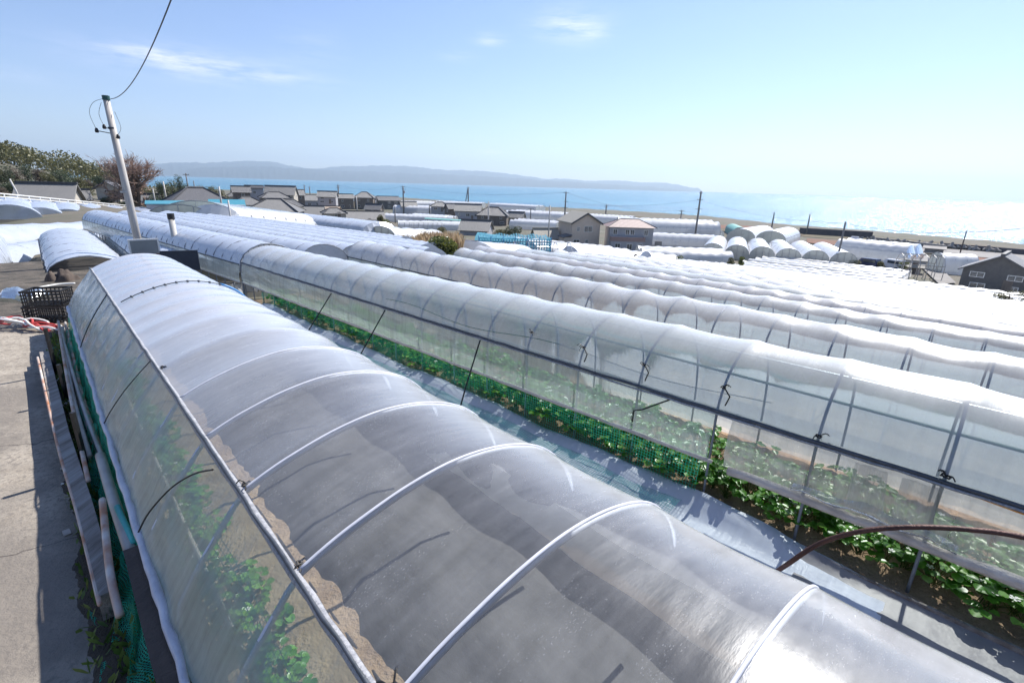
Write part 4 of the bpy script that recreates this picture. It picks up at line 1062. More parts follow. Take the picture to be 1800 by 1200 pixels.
# bare greenhouse frames in front of the canopy, and the grey lattice by the barn
def bare_frame(px, py, L, w_, h_, n_, label, yaw, r=None, m='steel', rad=.035):
    P = P_at(px, py, r); root = empty('hoop_frame', P, heading(P, yaw), label, 'frame')
    for i in range(n_):
        x = L*i/(n_-1)-L/2
        MB().tube([(x, 0, -.5), (x, 0, h_*.6), (x, w_*.25, h_*.93), (x, w_*.5, h_), (x, w_*.75, h_*.93), (x, w_, h_*.6), (x, w_, -.5)], rad, 5).build('hoop', M[m], root)
    for y, z in ((0, h_*.6), (w_/2, h_), (w_, h_*.6)): MB().tube([(-L/2, y, z), (L/2, y, z)], rad, 5).build('rail', M[m], root)
bare_frame(742, 412, 12, 5, 3.0, 10, 'bare steel hoops of an uncovered greenhouse left of the green canopy', 4)
bare_frame(955, 462, 6, 3, 2.0, 5, 'bare white hoops at the end of the broad white triple tunnel', 10, r=52)
bare_frame(1618, 492, 5.5, 4, 3.8, 6, 'grey lattice frame with sagging film left of the dark barn', 20, m='pvc', rad=.06)
bare_frame(1335, 448, 6, 4, 2.6, 5, 'grey frame with scraps beside the six joined arches', -10, m='pvc')

# guard rail on its wall
FA = atr(-40, 359.5, 66); FB = atr(236, 374, 112)
dv = (FB-FA); Lf = dv.xy.length; az = math.degrees(math.atan2(-dv.x, dv.y))
root = empty('guard_rail', FA, R(az), 'long white guard rail with four bars along the upper road', 'guard rail')
slp = dv.z/Lf
for i, z in enumerate((.25, .55, .85, 1.15)): MB().tube([(0, 0, z), (0, Lf, z+dv.z)], .05 if i < 3 else .06, 6).build('rail_bar', M['white_p'], root)
for u in frange(0, Lf, 2.6): MB().tube([(0, u, -.2+slp*u), (0, u, 1.18+slp*u)], .06, 6).build('post', M['white_p'], root)
mb = MB(); k = 30
mb.grid([[(-.25, Lf*i/k, -4+slp*Lf*i/k), (-.25, Lf*i/k, 0+slp*Lf*i/k), (.25, Lf*i/k, 0+slp*Lf*i/k), (.25, Lf*i/k, -4+slp*Lf*i/k)] for i in range(k+1)])
o = mb.build('retaining_wall', mat('mossy_wall', (.20, .19, .13), (.12, .12, .07), .8, .9, 0, .5)); o.location = FA; o.rotation_euler = (0, 0, R(az)); tag(o, 'low mossy retaining wall under the white guard rail', 'wall')
mb = MB(); mb.grid([[(-6, Lf*i/k, -.02+slp*Lf*i/k-.5), (-.2, Lf*i/k, -.02+slp*Lf*i/k)] for i in range(k+1)])
o = mb.build('road', mat('asphalt', (.06, .06, .06), (.08, .08, .08), 2, .9)); o.location = FA; o.rotation_euler = (0, 0, R(az)); tag(o, kind='structure')
# cross tunnels below the guard rail
CA = atr(-110, 400, 27); CA.z = -1.5; CB = atr(190, 408, 37); CB.z = -1.8; d = CB-CA
row_tunnel(math.degrees(math.atan2(-d.x, d.y)), 0, 0, 0, d.xy.length, .9, M['lilac'], M['clear_side'], 'nearer lilac cross tunnel just behind the tunnel with the open arched mouth', W_=2.2, H_=.7, rail=.55, seed=91, hoops=True, nprof=12, sub=3, sag=.02, sidelow=.2, slope=d.z/d.xy.length, ends=True).location = CA
CA = atr(-90, 400, 38); CA.z = -1.6; CB = atr(270, 408, 52); CB.z = -2.3; d = CB-CA
row_tunnel(math.degrees(math.atan2(-d.x, d.y)), 0, 0, 0, d.xy.length, 2.0, M['lilac'], M['clear_side'], 'long lilac tunnel crossing below the guard rail towards the leaning pole', W_=2.6, H_=.75, rail=.6, seed=90, hoops=False, nprof=12, sub=3, sag=.02, sidelow=.2, slope=d.z/d.xy.length).location = CA
for i, (px, py, r_) in enumerate([(8, 381, 58), (62, 384, 62), (112, 385, 67), (158, 385, 74), (205, 386, 82), (262, 390, 80), (300, 394, 72)]):
    A_ = atr(px, py, r_); o = row_tunnel(44-i, 0, 0, 0, 18, 1.5, M['lilac'], M['clear_side'], '%s arched tunnel end from the left below the guard rail' % ['first', 'second', 'third', 'fourth', 'fifth', 'sixth', 'seventh'][i], W_=3.4, H_=.7, rail=.5, seed=95+i, hoops=False, nprof=12, sub=2, sag=.05, sidelow=.2, ends=True)
    o.location = A_ - Vector((1.5, 0, .3))

# ------------------------------------------------------------------ utility poles
def upole(px, yt, yb, wpx, label, arms=(), m='conc_pole', r=None, transformer=False, strut=False, lean=0, cat='utility pole'):
    P = P_at(px, yb, r); dist = math.hypot(P.x, P.y)
    d = ray(px, yt); top = CAMZ + dist*d.z/math.hypot(d.x, d.y)
    # the pole is upright: take the height where the ray towards its top crosses it
    H = top-P.z; s = fwd(P)/F_PX; rad = max(.07, wpx*s/2)
    root = empty('utility_pole', P, heading(P, 0), label, cat, 'utility poles of the village')
    MB().tube([(0, 0, -2), (lean*.5, 0, H*.5), (lean, 0, H)], [rad*1.15, rad, rad*.75], 8).build('pole', M[m], root, True)
    for dz, L in arms:
        o = MB().box((lean, -.12, H-dz), (L, .1, .12)).build('crossarm', M['steel_dark'], root)
        for x in np.linspace(-L/2+.1, L/2-.1, 4): MB().tube([(lean+x, -.12, H-dz+.05), (lean+x, -.12, H-dz+.28)], [.06, .04], 6).build('insulator', M['conc_pole'], o)
    if transformer:
        mb = MB(); mb.tube([(.55, 0, H-3.4), (.55, 0, H-2.2)], .38, 12); mb.build('transformer', M['greywall'], root)
    if strut:
        MB().tube([(-2.6, 0, -1), (-.2, 0, H*.93)], rad*.8, 6).build('strut', M[m], root)
    return root, P, H
PL = {}
PL['a'] = upole(597, 325, 366, 2.5, 'dark pole with two crossarms left of the two-storey brown houses', [(.4, 2.6), (1.6, 2.2)])
PL['b'] = upole(710, 327, 376, 2.5, 'slim pole carrying a drum transformer above the white roofs', [(.4, 2.4), (1.5, 2.2)], transformer=True)
PL['c'] = upole(823, 329, 360, 2.2, 'distant pole propped by a slanting strut at the waterline', [(.4, 2.8), (1.6, 2.4)], strut=True)
PL['d'] = upole(991, 337, 408, 2.6, 'tall dark pole behind the beige gabled house', [(.4, 2.0), (3.2, 1.8), (5.2, 1.8)])
PL['e'] = upole(1064, 360, 385, 2.2, 'short dark pole beyond the roof between the beige and grey houses', [(.3, 2.2), (1.2, 2.0)])
PL['f'] = upole(1220, 336, 428, 3.2, 'tallest dark pole, leaning right of the pinkish roofed house', [(.5, .8), (2.2, 1.6), (4.6, 1.8)], transformer=False)
PL['g'] = upole(1193, 369, 412, 2.2, 'slim grey pole just left of the tallest dark pole', [(.4, 2.0), (1.4, 1.8)])
PL['h'] = upole(1356, 373, 402, 2.2, 'thin pole standing behind the peaked white greenhouse', [])
PL['i'] = upole(1417, 376, 412, 2.2, 'thin pole at the end of the dark sea wall', [])
PL['j'] = upole(1469, 389, 468, 3.2, 'plain dark pole in front of the big white greenhouse by the vans', [])
PL['k'] = upole(1786, 392, 520, 4.2, 'thick dark pole leaning over the barn at the right edge', [])
upole(932, 366, 395, 1.8, 'short thin pole left of the pale pole by the small house', [(.3, 2.4)])
upole(963, 361, 437, 2.6, 'pale bare pole in front of the small pale roofed house', [], 'pale_pole')
upole(858, 354, 412, 2.4, 'pale bare pole in front of the dark brown house', [], 'pale_pole')
upole(695, 362, 392, 1.8, 'thin short pole beside the dark two-storey house', [])
upole(755, 360, 378, 1.8, 'thin pole left of the green canopy', [])
upole(662, 345, 372, 2.0, 'thin grey pole between the brown houses and the dark one', [])
upole(628, 345, 372, 2.2, 'pale thin pole in front of the brown two-storey houses', [], 'pale_pole')
upole(537, 325, 352, 1.8, 'thin pole above the grey roofs left of the dark pole with crossarms', [(.5, 2)])
upole(521, 329, 350, 2.0, 'pylon-like thin pole at the cream house', [(.5, 2.4), (1.6, 2.4)], 'steel')
upole(546, 328, 352, 1.8, 'thin distant pole second from the pylon-like one', [(.5, 2)])
upole(410, 352, 418, 3.4, 'thin pale pole rising from the ribbed tunnels right of the capped pipe', [], 'pale_pole', r=52)
upole(391, 328, 372, 3, 'pale pole in front of the big slate hipped roof', [], 'pale_pole', r=92)
upole(294, 319, 362, 3, 'pale pole at the dark trees right of the bare tree', [], 'pale_pole', r=120)
upole(274, 332, 362, 2.2, 'thin pale pole beside the turquoise roofed shed', [], 'pale_pole', r=104)
upole(334, 305, 352, 2.2, 'faint pole with a crossarm standing above the dark trees', [(.4, 1.6)], r=190)
upole(345, 318, 350, 1.8, 'second faint pole above the dark trees', [], r=190)
upole(1692, 405, 430, 1.8, 'thin stake on the sea wall near the barn', [], r=160, m='steel_dark')
P = atr(40, 358, 72)
upole(40, 315, 358, 3, 'pale leaning pole beside the guard rail at the left', [], 'pale_pole', r=74, lean=-.5)

def wire(pts, label, r=.014, sag=.6, m='black'):
    mb = MB()
    for a_, b_ in zip(pts[:-1], pts[1:]):
        a_, b_ = Vector(a_), Vector(b_)
        mb.tube([a_.lerp(b_, q)+Vector((0, 0, -sag*4*q*(1-q))) for q in np.linspace(0, 1, 14)], r, 4)
    return tag(mb.build('power_line', M[m]), label, 'power line')
def topof(k, dz=.2): return PL[k][1]+Vector((0, 0, PL[k][2]-dz))
wire([topof('f', 2.2), topof('j', .3)], 'power line from the tallest dark pole to the plain pole by the vans', .02, 1.2)
wire([topof('j', .3), topof('k', .3)], 'power line from the pole by the vans to the thick pole at the right edge', .02, 1.2)
wire([topof('d', 3.2), topof('f', 2.2)], 'power line between the pole behind the beige house and the tallest pole', .02, 1.5)
wire([topof('b', 1.5), topof('d', 5.2)], 'lower power line from the transformer pole towards the beige house', .02, 2.2)
wire([topof('a'), topof('b')], 'power line from the dark pole with crossarms to the transformer pole', .03, 2)
wire([topof('b'), topof('d')], 'power line from the transformer pole to the pole behind the beige house', .03, 2)
wire([topof('d'), topof('g')], 'power line from the pole behind the beige house to the slim grey pole', .03, 2)
wire([topof('g'), topof('i')], 'power line from the slim grey pole to the sea wall', .03, 2)

# ------------------------------------------------------------------ shore
def along(pts, fn):
    pts = [Vector(p) for p in pts]
    for a_, b_ in zip(pts[:-1], pts[1:]): fn(a_, b_)
def wallstrip(pts, th, h_, name, m, label, cat):
    mb = MB()
    for a_, b_ in zip(pts[:-1], pts[1:]):
        a_, b_ = Vector(a_), Vector(b_); mb.beam(a_+Vector((0, 0, h_/2-1)), b_+Vector((0, 0, h_/2-1)), th, h_+2)
    return tag(mb.build(name, m), label, cat)
wallstrip([on_ground(1404, 411), on_ground(1532, 419)], 1.0, 2.4, 'sea_wall', M['wall_dk'], 'dark sea wall behind the red-brown field near the shore', 'sea wall')
wallstrip([on_ground(1655, 437), on_ground(1740, 444), on_ground(1900, 458)], 1.0, 1.7, 'sea_wall', M['wall_dk'], 'dark sea wall along the glittering water at the right', 'sea wall')
wallstrip([on_ground(1530, 424), on_ground(1660, 440)], 1.0, 1.5, 'sea_wall', M['wall_c'], 'pale concrete sea wall topped with wave breaking blocks', 'sea wall')
wallstrip([on_ground(880, 378), on_ground(1000, 383), on_ground(1180, 391)], 1.2, 1.4, 'sea_wall', M['wall_dk'], 'thin dark sea wall line behind the white greenhouses', 'sea wall')
tp = None
rr = random.Random(8)
for i in range(22):
    px = 1500+i*12+rr.uniform(-3, 3); P = on_ground(px, 424+(px-1500)*.085)+Vector((0, 0, .1))
    if tp is None:
        mb = MB()
        for v_ in ((0, 0, 1), (.94, 0, -.33), (-.47, .82, -.33), (-.47, -.82, -.33)):
            mb.tube([(0, 0, 0), tuple(1.3*q for q in v_)], [.55, .32], 7)
        tp = mb.build('wave_block', M['wall_c'], None)
        o = tp
    else: o = tp.copy(); COL.objects.link(o)
    o.location = P+Vector((0, 0, .8)); o.rotation_euler = (rr.uniform(0, 1), rr.uniform(0, 1), rr.uniform(0, 6)); q = rr.uniform(.6, 1.2); o.scale = (q, q, q)
    tag(o, 'four-legged concrete wave block heaped on the sea wall', 'wave block', 'wave blocks along the shore')
# shore road strips and fields
def patch(pts, name, m, label=None, cat=None, dz=.25, kind='structure'):
    mb = MB(); q = [on_ground(*p) for p in pts]
    rows = []
    for i in range(9):
        a_ = q[0].lerp(q[1], i/8); b_ = q[3].lerp(q[2], i/8); r_ = []
        for j in range(7):
            c_ = a_.lerp(b_, j/6); r_.append((c_.x, c_.y, gz(c_.x, c_.y)+dz))
        rows.append(r_)
    mb.grid(rows); o = mb.build(name, m); o['kind'] = kind; return o
M['redfield'] = mat('red_soil_field', (.20, .09, .06), (.12, .07, .04), .15, .95, world=True)
M['paved'] = mat('pale_asphalt', (.26, .245, .23), (.19, .18, .17), .3, .9, world=True)
M['drygrass'] = mat('dry_grass_ground', (.26, .19, .09), (.16, .14, .06), .6, .95, 0, 1, 5, world=True)
patch([(1418, 420), (1525, 428), (1525, 438), (1418, 428)], 'field', M['redfield'])
patch([(1030, 380), (1150, 388), (1180, 396), (1050, 386)], 'field', M['redfield'])
patch([(1255, 396), (1345, 399), (1345, 406), (1255, 402)], 'field', M['redfield'])
patch([(1600, 434), (1900, 456), (1900, 468), (1600, 444)], 'road', M['paved'])
patch([(1590, 444), (1625, 446), (1680, 500), (1650, 502)], 'road', M['paved'])
patch([(1650, 448), (1800, 458), (1800, 475), (1660, 470)], 'field', M['redfield'], dz=.12)
M['shore'] = mat('shore_scrub', (.075, .07, .04), (.14, .105, .06), .12, .95, world=True)
patch([(1130, 389), (1410, 405), (1410, 415), (1130, 399)], 'shore_ground', M['shore'], dz=.2)
patch([(380, 343), (880, 368), (880, 378), (380, 352)], 'shore_ground', M['shore'], dz=.2)
patch([(880, 369), (1130, 381), (1130, 392), (880, 379)], 'shore_ground', M['shore'], dz=.15)
patch([(1410, 405), (1900, 446), (1900, 460), (1410, 416)], 'shore_ground', M['shore'], dz=.1)
patch([(680, 428), (840, 425), (830, 445), (700, 444)], 'field', M['drygrass'])
# vehicles
def van(px, py, label, yaw, m, L=3.4, r=None, h_=1.9, w_=1.5, bed=False):
    P = P_at(px, py, r); root = empty('parked_van' if not bed else 'parked_truck', P+Vector((0, 0, .2)), heading(P, yaw), label, 'van' if not bed else 'truck')
    prof = [(-L/2, .3), (-L/2, h_*.55), (-L/2+.55, h_*.97), (L/2-.25, h_), (L/2, h_*.6), (L/2, .3)] if not bed else [(-L/2, .3), (-L/2, h_*.55), (-L/2+.4, h_), (-L/2+1.3, h_), (-L/2+1.35, h_*.55), (L/2, h_*.55), (L/2, .3)]
    k = len(prof); mb = MB()
    ins = [.0, .0, .1, .1, .02, .0, 0][:k]
    vs = [(x, -w_/2+i_, z) for (x, z), i_ in zip(prof, ins)] + [(x, w_/2-i_, z) for (x, z), i_ in zip(prof, ins)]
    mb.add(vs, [tuple(range(k)), tuple(range(k, 2*k))[::-1]]+[(i, i+k, (i+1) % k+k, (i+1) % k) for i in range(k)])
    body = mb.build('body', m, root)
    for x in (-L/2+.65, L/2-.6):
        for y in (-w_/2, w_/2):
            wh = MB().tube([(x, y-.09, .3), (x, y+.09, .3)], .29, 12).build('wheel', M['black'], root)
            MB().tube([(x, y-.11, .3), (x, y+.11, .3)], .15, 10).build('rim', M['steel'], wh)
    for y in (-1, 1): MB().box(((.3 if not bed else -L/2+.85), y*(w_/2-.03), h_*.75), ((L*.6 if not bed else .7), .06, h_*.25)).build('window', M['glass'], root)
    MB().box((-L/2+.27, 0, h_*.76), (.08, w_*.82, h_*.34), ry=R(38)).build('windshield', M['glass'], root)
    for y in (-.5, .5): MB().box((-L/2-.01, y, .7), (.04, .25, .16)).build('headlight', M['white_p'], root)
van(1525, 474, 'dark blue van with a white roof parked between the clumps of shrubs', -30, M['carblue'], 3.4)
van(1568, 476, 'white roofed van parked beside the tan shed roof', -35, M['carwhite'], 3.4)
van(1502, 432, 'white truck parked on the shore road by the dark sea wall', 80, M['carwhite'], 5.5, h_=2.6, w_=2.0, bed=True)

# ------------------------------------------------------------------ vegetation
def leafball(mb, c, rad, n_, size, rr, flat=1.0, up=0):
    c = Vector(c)
    for i in range(n_):
        while True:
            q = Vector((rr.uniform(-1, 1), rr.uniform(-1, 1), rr.uniform(-1, 1)))
            if .25 < q.length < 1: break
        q = q.normalized()*(q.length**.5)
        p = c+Vector((q.x*rad[0], q.y*rad[1], q.z*rad[2]))
        a_ = Vector((rr.gauss(0, 1), rr.gauss(0, 1), rr.gauss(0, 1)+up)).normalized(); b_ = a_.orthogonal().normalized(); b_ = (Matrix.Rotation(rr.uniform(0, 6.28), 3, a_) @ b_)
        s1 = size*rr.uniform(.6, 1.4); s2 = s1*rr.uniform(.4, .7)
        mb.add([p-a_*s1*.5, p+b_*s2*.5, p+a_*s1*.5, p-b_*s2*.5], [(0, 1, 2, 3)])
def tree(px, py, wpx, hpx, m, label, r=None, kind='bushy', seed=0, dens=1.0, group=None, lobes=None, cat='tree', name='tree', leaf=None):
    P = P_at(px, py, r); s = fwd(P)/F_PX; Wd = wpx*s; H = hpx*s; rr = random.Random(seed)
    root = empty(name, P, heading(P, 0), label, cat, group)
    base = 0.0
    tm = MB(); tm.tube([(0, 0, -1.0), (rr.uniform(-.1, .1)*Wd, 0, H*.45), (rr.uniform(-.1, .1)*Wd, 0, H*.85)], [H*.035+.03, H*.025+.02, .02], 6)
    mb = MB(); nl = lobes or (15 if kind != 'bush' else 8)
    size = leaf or max(1.3*s, Wd*.035)
    for i in range(nl):
        a_ = rr.uniform(0, 6.28); q = rr.uniform(.0, .75)**.7
        cz = base+(H-base)*rr.uniform(.18, .84); k = 1-abs((cz-base)/(H-base)-.45)*.9
        c = (math.cos(a_)*q*Wd*.36*k, math.sin(a_)*q*Wd*.36*k, cz)
        rad = (Wd*rr.uniform(.15, .26), Wd*rr.uniform(.15, .26), (H-base)*rr.uniform(.14, .22))
        leafball(mb, c, rad, int(110*dens), size, rr, up=.6 if kind == 'bush' else 0)
        tm.tube([(0, 0, H*.3), c], [H*.012+.01, .01], 4)
    tm.build('trunk', M['trunk'], root); mb.build('crown' if kind != 'bush' else 'leaves', M[m], root)
    return root
# wooded hill: back mass as one, front trees one by one
rr = random.Random(44); mb = MB()
for i in range(170):
    a_ = rr.gauss(0, 1); x = -200+rr.uniform(-75, 62); y = 186+rr.uniform(-48, 78)
    z = gz(x, y); q = rr.uniform(.8, 1.5)
    if math.hypot(x, y) < 190 or (x > -155 and y > 190): continue
    for k in range(5):
        leafball(mb, (x+rr.gauss(0, 1.6), y+rr.gauss(0, 1.6), z+3.2*q+rr.uniform(-1.5, 2.4)), (2.6*q, 2.6*q, 2.0*q), 60, .8, rr)
tag(mb.build('woods', M['leaf_ol']), 'wooded hill of brown and grey winter trees at the far left', 'woods', kind='stuff')
HT = [(-8, 335, 50, 62, 'leaf_ol', 150), (14, 330, 36, 50, 'leaf_dk', 150), (30, 326, 34, 44, 'leaf_br', 160), (52, 322, 34, 42, 'leaf_dk', 165), (72, 325, 30, 38, 'leaf_br', 160), (88, 330, 30, 36, 'leaf_ol', 155), (106, 330, 44, 46, 'leaf_dk', 160), (126, 332, 32, 34, 'leaf_dk', 165), (142, 334, 30, 28, 'leaf_ol', 165), (158, 334, 26, 24, 'leaf_br', 170), (178, 334, 34, 34, 'leaf_dk', 165), (196, 336, 30, 32, 'leaf_br', 168), (20, 345, 44, 36, 'leaf_dk', 130), (-2, 350, 40, 30, 'leaf_br', 125), (150, 345, 36, 26, 'leaf_ol', 145), (40, 338, 34, 30, 'leaf_ol', 140), (62, 338, 34, 28, 'leaf_dk', 145), (132, 345, 30, 24, 'leaf_dk', 150), (8, 356, 30, 20, 'leaf_ol', 110), (206, 352, 34, 26, 'leaf_br', 128), (92, 345, 40, 26, 'leaf_br', 140), (190, 358, 30, 16, 'leaf_dk', 118), (224, 366, 26, 16, 'leaf_dk', 112)]
nm = {'leaf_dk': 'dark evergreen', 'leaf_br': 'brown winter', 'leaf_ol': 'olive green'}
wh = ['at the left edge high on the slope', 'just right of the left edge', 'above the long grey roof', 'upslope behind the long grey roof', 'between two evergreens on the slope', 'at the middle of the slope', 'with the broad crown at the right of the hilltop', 'right of the broad crown', 'at the right foot of the hill', 'left of the pale walled house', 'behind the pale walled house', 'right behind the pale walled house', 'left of the long grey roof', 'low at the left edge', 'in front of the hill foot', 'just above the left end of the roof', 'just above the middle of the roof', 'beside the low outbuilding', 'low beside the pale leaning pole', 'under the bare tree on its left', 'behind the low outbuilding', 'low below the pale walled house', 'at the foot of the bare tree']
for i, (px, py, w_, h_, m, r_) in enumerate(HT):
    tree(px, py, w_, h_*.72, m, '%s tree %s' % (nm[m], wh[i]), r=r_, seed=i, group='trees of the wooded hill', dens=2.2)
for i, (px, py, w_, h_, m, r_) in enumerate([(288, 360, 26, 40, 'leaf_dk', 125), (308, 362, 34, 46, 'leaf_dk', 140), (318, 345, 26, 36, 'leaf_dk', 145), (336, 362, 34, 38, 'leaf_dk', 150), (352, 360, 30, 34, 'leaf_ol', 150), (374, 356, 34, 28, 'leaf_ol', 150), (392, 358, 26, 24, 'leaf_ol', 150), (272, 372, 34, 30, 'leaf_dk', 112), (300, 372, 36, 24, 'leaf_dk', 118), (326, 360, 40, 24, 'leaf_dk', 130)]):
    tree(px, py, w_, h_, m, '%s tree in the grove right of the bare tree, %s' % (nm[m], ['nearest to it', 'second from it', 'tallest rounded top', 'fourth from it', 'fifth from it', 'behind the slate roof ridge', 'at the right end', 'low by the turquoise roof', 'low behind the turquoise roof', 'low beside the slate roof'][i]), r=r_, seed=60+i, group='trees of the dark grove', dens=1.5)
# bare tree
def bare_tree(P, H, label, seed=5):
    root = empty('bare_tree', P, 0, label, 'tree'); rr = random.Random(seed); tk = MB(); tw = MB()
    def br(p, d, L, rad, lev):
        n_ = 3; pts = [p]
        for i in range(n_):
            d = (d+Vector((rr.gauss(0, .10), rr.gauss(0, .10), rr.gauss(.03, .06)))).normalized(); p = p+d*L/n_; pts.append(p)
        (tk if lev < 2 else tw).tube(pts, rad, 5 if lev < 2 else 3, cap=False, r2=rad*.6)
        if lev >= 5: return
        for q in range([5, 5, 4, 4, 3][lev]):
            i = rr.choice((1, 2, 3)) if q else 3
            nd = (d + Vector((rr.gauss(0, .62), rr.gauss(0, .62), rr.gauss(.12, .38)))).normalized()
            br(pts[i], nd, L*rr.uniform(.55, .78), rad*.55, lev+1)
    for k in range(3): br(Vector((rr.uniform(-.3, .3), 0, -.5)), Vector((rr.uniform(-.35, .35), rr.uniform(-.3, .3), 1)).normalized(), H*.33, H*.032, 0)
    tk.build('trunk', M['trunk'], root); tw.build('crown', M['twig'], root)
bare_tree(atr(240, 366, 118), 13.2, 'big leafless tree with a fine reddish crown behind the leaning pole')
tree(775, 474, 84, 68, 'leaf_yg', 'big rounded yellow-green bush at the edge of the tunnels', r=25, kind='bush', seed=3, dens=5, lobes=16, cat='bush', name='bush', leaf=.11)
for px, py, w_, h_, lab, r_, m in [(600, 434, 22, 16, 'small dark bush among the pale ribbed tunnels', 44, 'leaf_ol'), (898, 457, 30, 12, 'low bush at the left end of a pair by the bare white hoops', 42, 'leaf_yg'), (935, 459, 28, 14, 'low bush right of its pair by the bare white hoops', 44, 'leaf_yg'), (1168, 468, 26, 16, 'left half of the pair of bushes below the dome-ended tunnel', 62, 'leaf_yg'), (1190, 468, 22, 20, 'taller right bush below the dome-ended tunnel', 62, 'leaf_yg'),
        (1283, 468, 20, 16, 'green bush left of the yellow flecked one before the arches', 70, 'leaf_ol'), (1303, 468, 18, 17, 'yellow flecked bush before the six joined arches', 70, 'leaf_yg'), (1502, 472, 34, 16, 'shrub left of the dark blue van', 110, 'leaf_ol'), (1545, 473, 20, 14, 'shrub between the two parked vans', 110, 'leaf_ol'), (1588, 474, 24, 14, 'shrub right of the two parked vans', 108, 'leaf_yg'),
        (1768, 532, 44, 22, 'leafy bush at the right edge below the dark barn', 62, 'leaf_ol'), (1800, 536, 40, 26, 'second leafy bush at the right edge below the barn', 60, 'leaf_ol'), (678, 410, 26, 30, 'green bush at the rounded end of the long white tunnel', 82, 'leaf_yg'), (700, 428, 50, 14, 'low spreading bush behind the dry grass', 62, 'leaf_ol'), (668, 398, 20, 22, 'bush at the gable of the long low building', 120, 'leaf_ol'), (905, 415, 46, 20, 'dark hedge behind the blue netting', 100, 'leaf_dk'), (880, 418, 40, 16, 'olive hedge right of the weathered shed roof', 100, 'leaf_ol'), (775, 420, 30, 22, 'olive bush behind the dry grass', 75, 'leaf_ol'), (930, 425, 34, 14, 'dusty bush left of the small pale roofed house', 100, 'leaf_br'), (985, 442, 26, 16, 'sunlit palm-like bush at the foot of the beige house', 95, 'leaf_yg'), (453, 424, 14, 8, 'tiny yellow bush on the ribbed tunnels', 50, 'leaf_yg'), (520, 430, 18, 7, 'small dry tuft among the ribbed tunnels', 46, 'straw')]:
    tree(px, py, w_, h_, m, lab, r=r_, kind='bush', seed=int(px), dens=2.2, lobes=9, cat='bush', name='bush')
# twisted branch
mb = MB(); P = atr(1100, 466, 58)
mb.tube(smoothcurve([P+Vector((-1.2, 0, .6)), P+Vector((-.8, 0, .9)), P+Vector((-.3, 0, .7)), P+Vector((.1, .1, 1.0)), P+Vector((.6, 0, .9)), P+Vector((1.1, 0, 1.25))], 4), .10, 6)
mb.tube([P+Vector((.75, 0, .95)), P+Vector((.7, 0, -.6))], .11, 6); mb.tube([P+Vector((-.3, 0, .7)), P+Vector((-.2, 0, 1.2))], .06, 5)
tag(mb.build('dead_branch', M['trunk']), 'twisted dark dead branch standing against the white tunnels', 'branch')
# dry reeds
def reeds(quad, n_, hmin, hmax, name, label, m='straw', seed=2, rs=None):
    rr = random.Random(seed); mb = MB()
    q = [P_at(p[0], p[1], r_) for p, r_ in zip(quad, rs)]
    for i in range(n_):
        a_, b_ = rr.random(), rr.random()
        c = q[0].lerp(q[1], a_).lerp(q[3].lerp(q[2], a_), b_); h_ = rr.uniform(hmin, hmax)
        d = Vector((rr.gauss(0, .22), rr.gauss(0, .22), 1)).normalized(); s_ = Vector((rr.gauss(0, 1), rr.gauss(0, 1), 0)).normalized()*.03
        mb.add([c-s_-Vector((0, 0, .5)), c+s_-Vector((0, 0, .5)), c+d*h_*.7+s_*1.6, c+d*h_+Vector((rr.gauss(0, .1), rr.gauss(0, .1), -.05)), c+d*h_*.7-s_*1.6], [(0, 1, 2, 3, 4)])
    tag(mb.build(name, M[m]), label, 'grass', kind='stuff')
reeds([(672, 440), (745, 446), (750, 432), (680, 428)], 1500, .4, 1.0, 'dry_grass', 'strip of orange dry grass left of the big bush', seed=4, rs=(36, 34, 44, 46))
reeds([(735, 440), (812, 444), (805, 430), (740, 430)], 1500, .8, 1.5, 'dry_reeds', 'pale feathery reeds behind the big bush', seed=5, rs=(40, 38, 48, 50))
# ------------------------------------------------------------------ things around the near tunnel
def line_px(pts, name, m, r, label, cat, seg=8, r2=None, smooth=True, group=None, sub=None):
    P = [atz(*p) for p in pts]
    if smooth and len(P) > 2: P = smoothcurve(P, 6)
    o = MB().tube(P, r, seg, r2=r2).build(name, m, None, True); return tag(o, label, cat, group)
def beam_px(pts, name, m, w_, h_, label, cat, group=None):
    P = [atz(*p) for p in pts]; mb = MB()
    for a_, b_ in zip(P[:-1], P[1:]): mb.beam(a_, b_, w_, h_)
    return tag(mb.build(name, m), label, cat, group)
beam_px([(80, 628, 0.26), (114, 775, 0.28), (152, 900, 0.29), (194, 1062, 0.30)], 'plank', M['board'], .085, .16, 'long weathered grey plank on edge along the concrete yard', 'plank')
line_px([(66, 628, 0.33), (100, 775, 0.35), (136, 900, 0.36), (176, 1062, 0.37)], 'thin_pipe', M['rustpaint'], .012, 'thin rusty pipe lying on the long grey plank', 'pipe')
line_px([(180, 878, 0.50), (188, 960, 0.48), (196, 1020, 0.45), (211, 1082, 0.38)], 'rusty_pipe', M['rustpaint'], .019, 'short white pipe with orange rust bands leaning at the end of the plank', 'pipe', 10)
line_px([(176, 800, 0.42), (200, 880, 0.43), (232, 975, 0.44)], 'plastic_pipe', M['pvc'], .032, 'thick grey pipe ending at the dark beam', 'pipe', 12)
beam_px([(234, 975, 0.47), (262, 1080, 0.48), (296, 1200, 0.49), (330, 1330, 0.49)], 'dark_beam', M['darkbeam'], .075, .10, 'dark brown square beam lying beside the nearest tunnel at the bottom left', 'beam')
line_px([(248, 1010, 0.44), (276, 1085, 0.44), (312, 1200, 0.44), (350, 1330, 0.44)], 'plastic_pipe', M['pvc'], .030, 'pale pipe between the dark beam and the film roll', 'pipe', 12)
line_px([(206, 890, 0.46), (212, 905, 0.46), (236, 955, 0.46)], 'hose', M['turq'], .018, 'short turquoise hose piece by the thick grey pipe', 'hose')
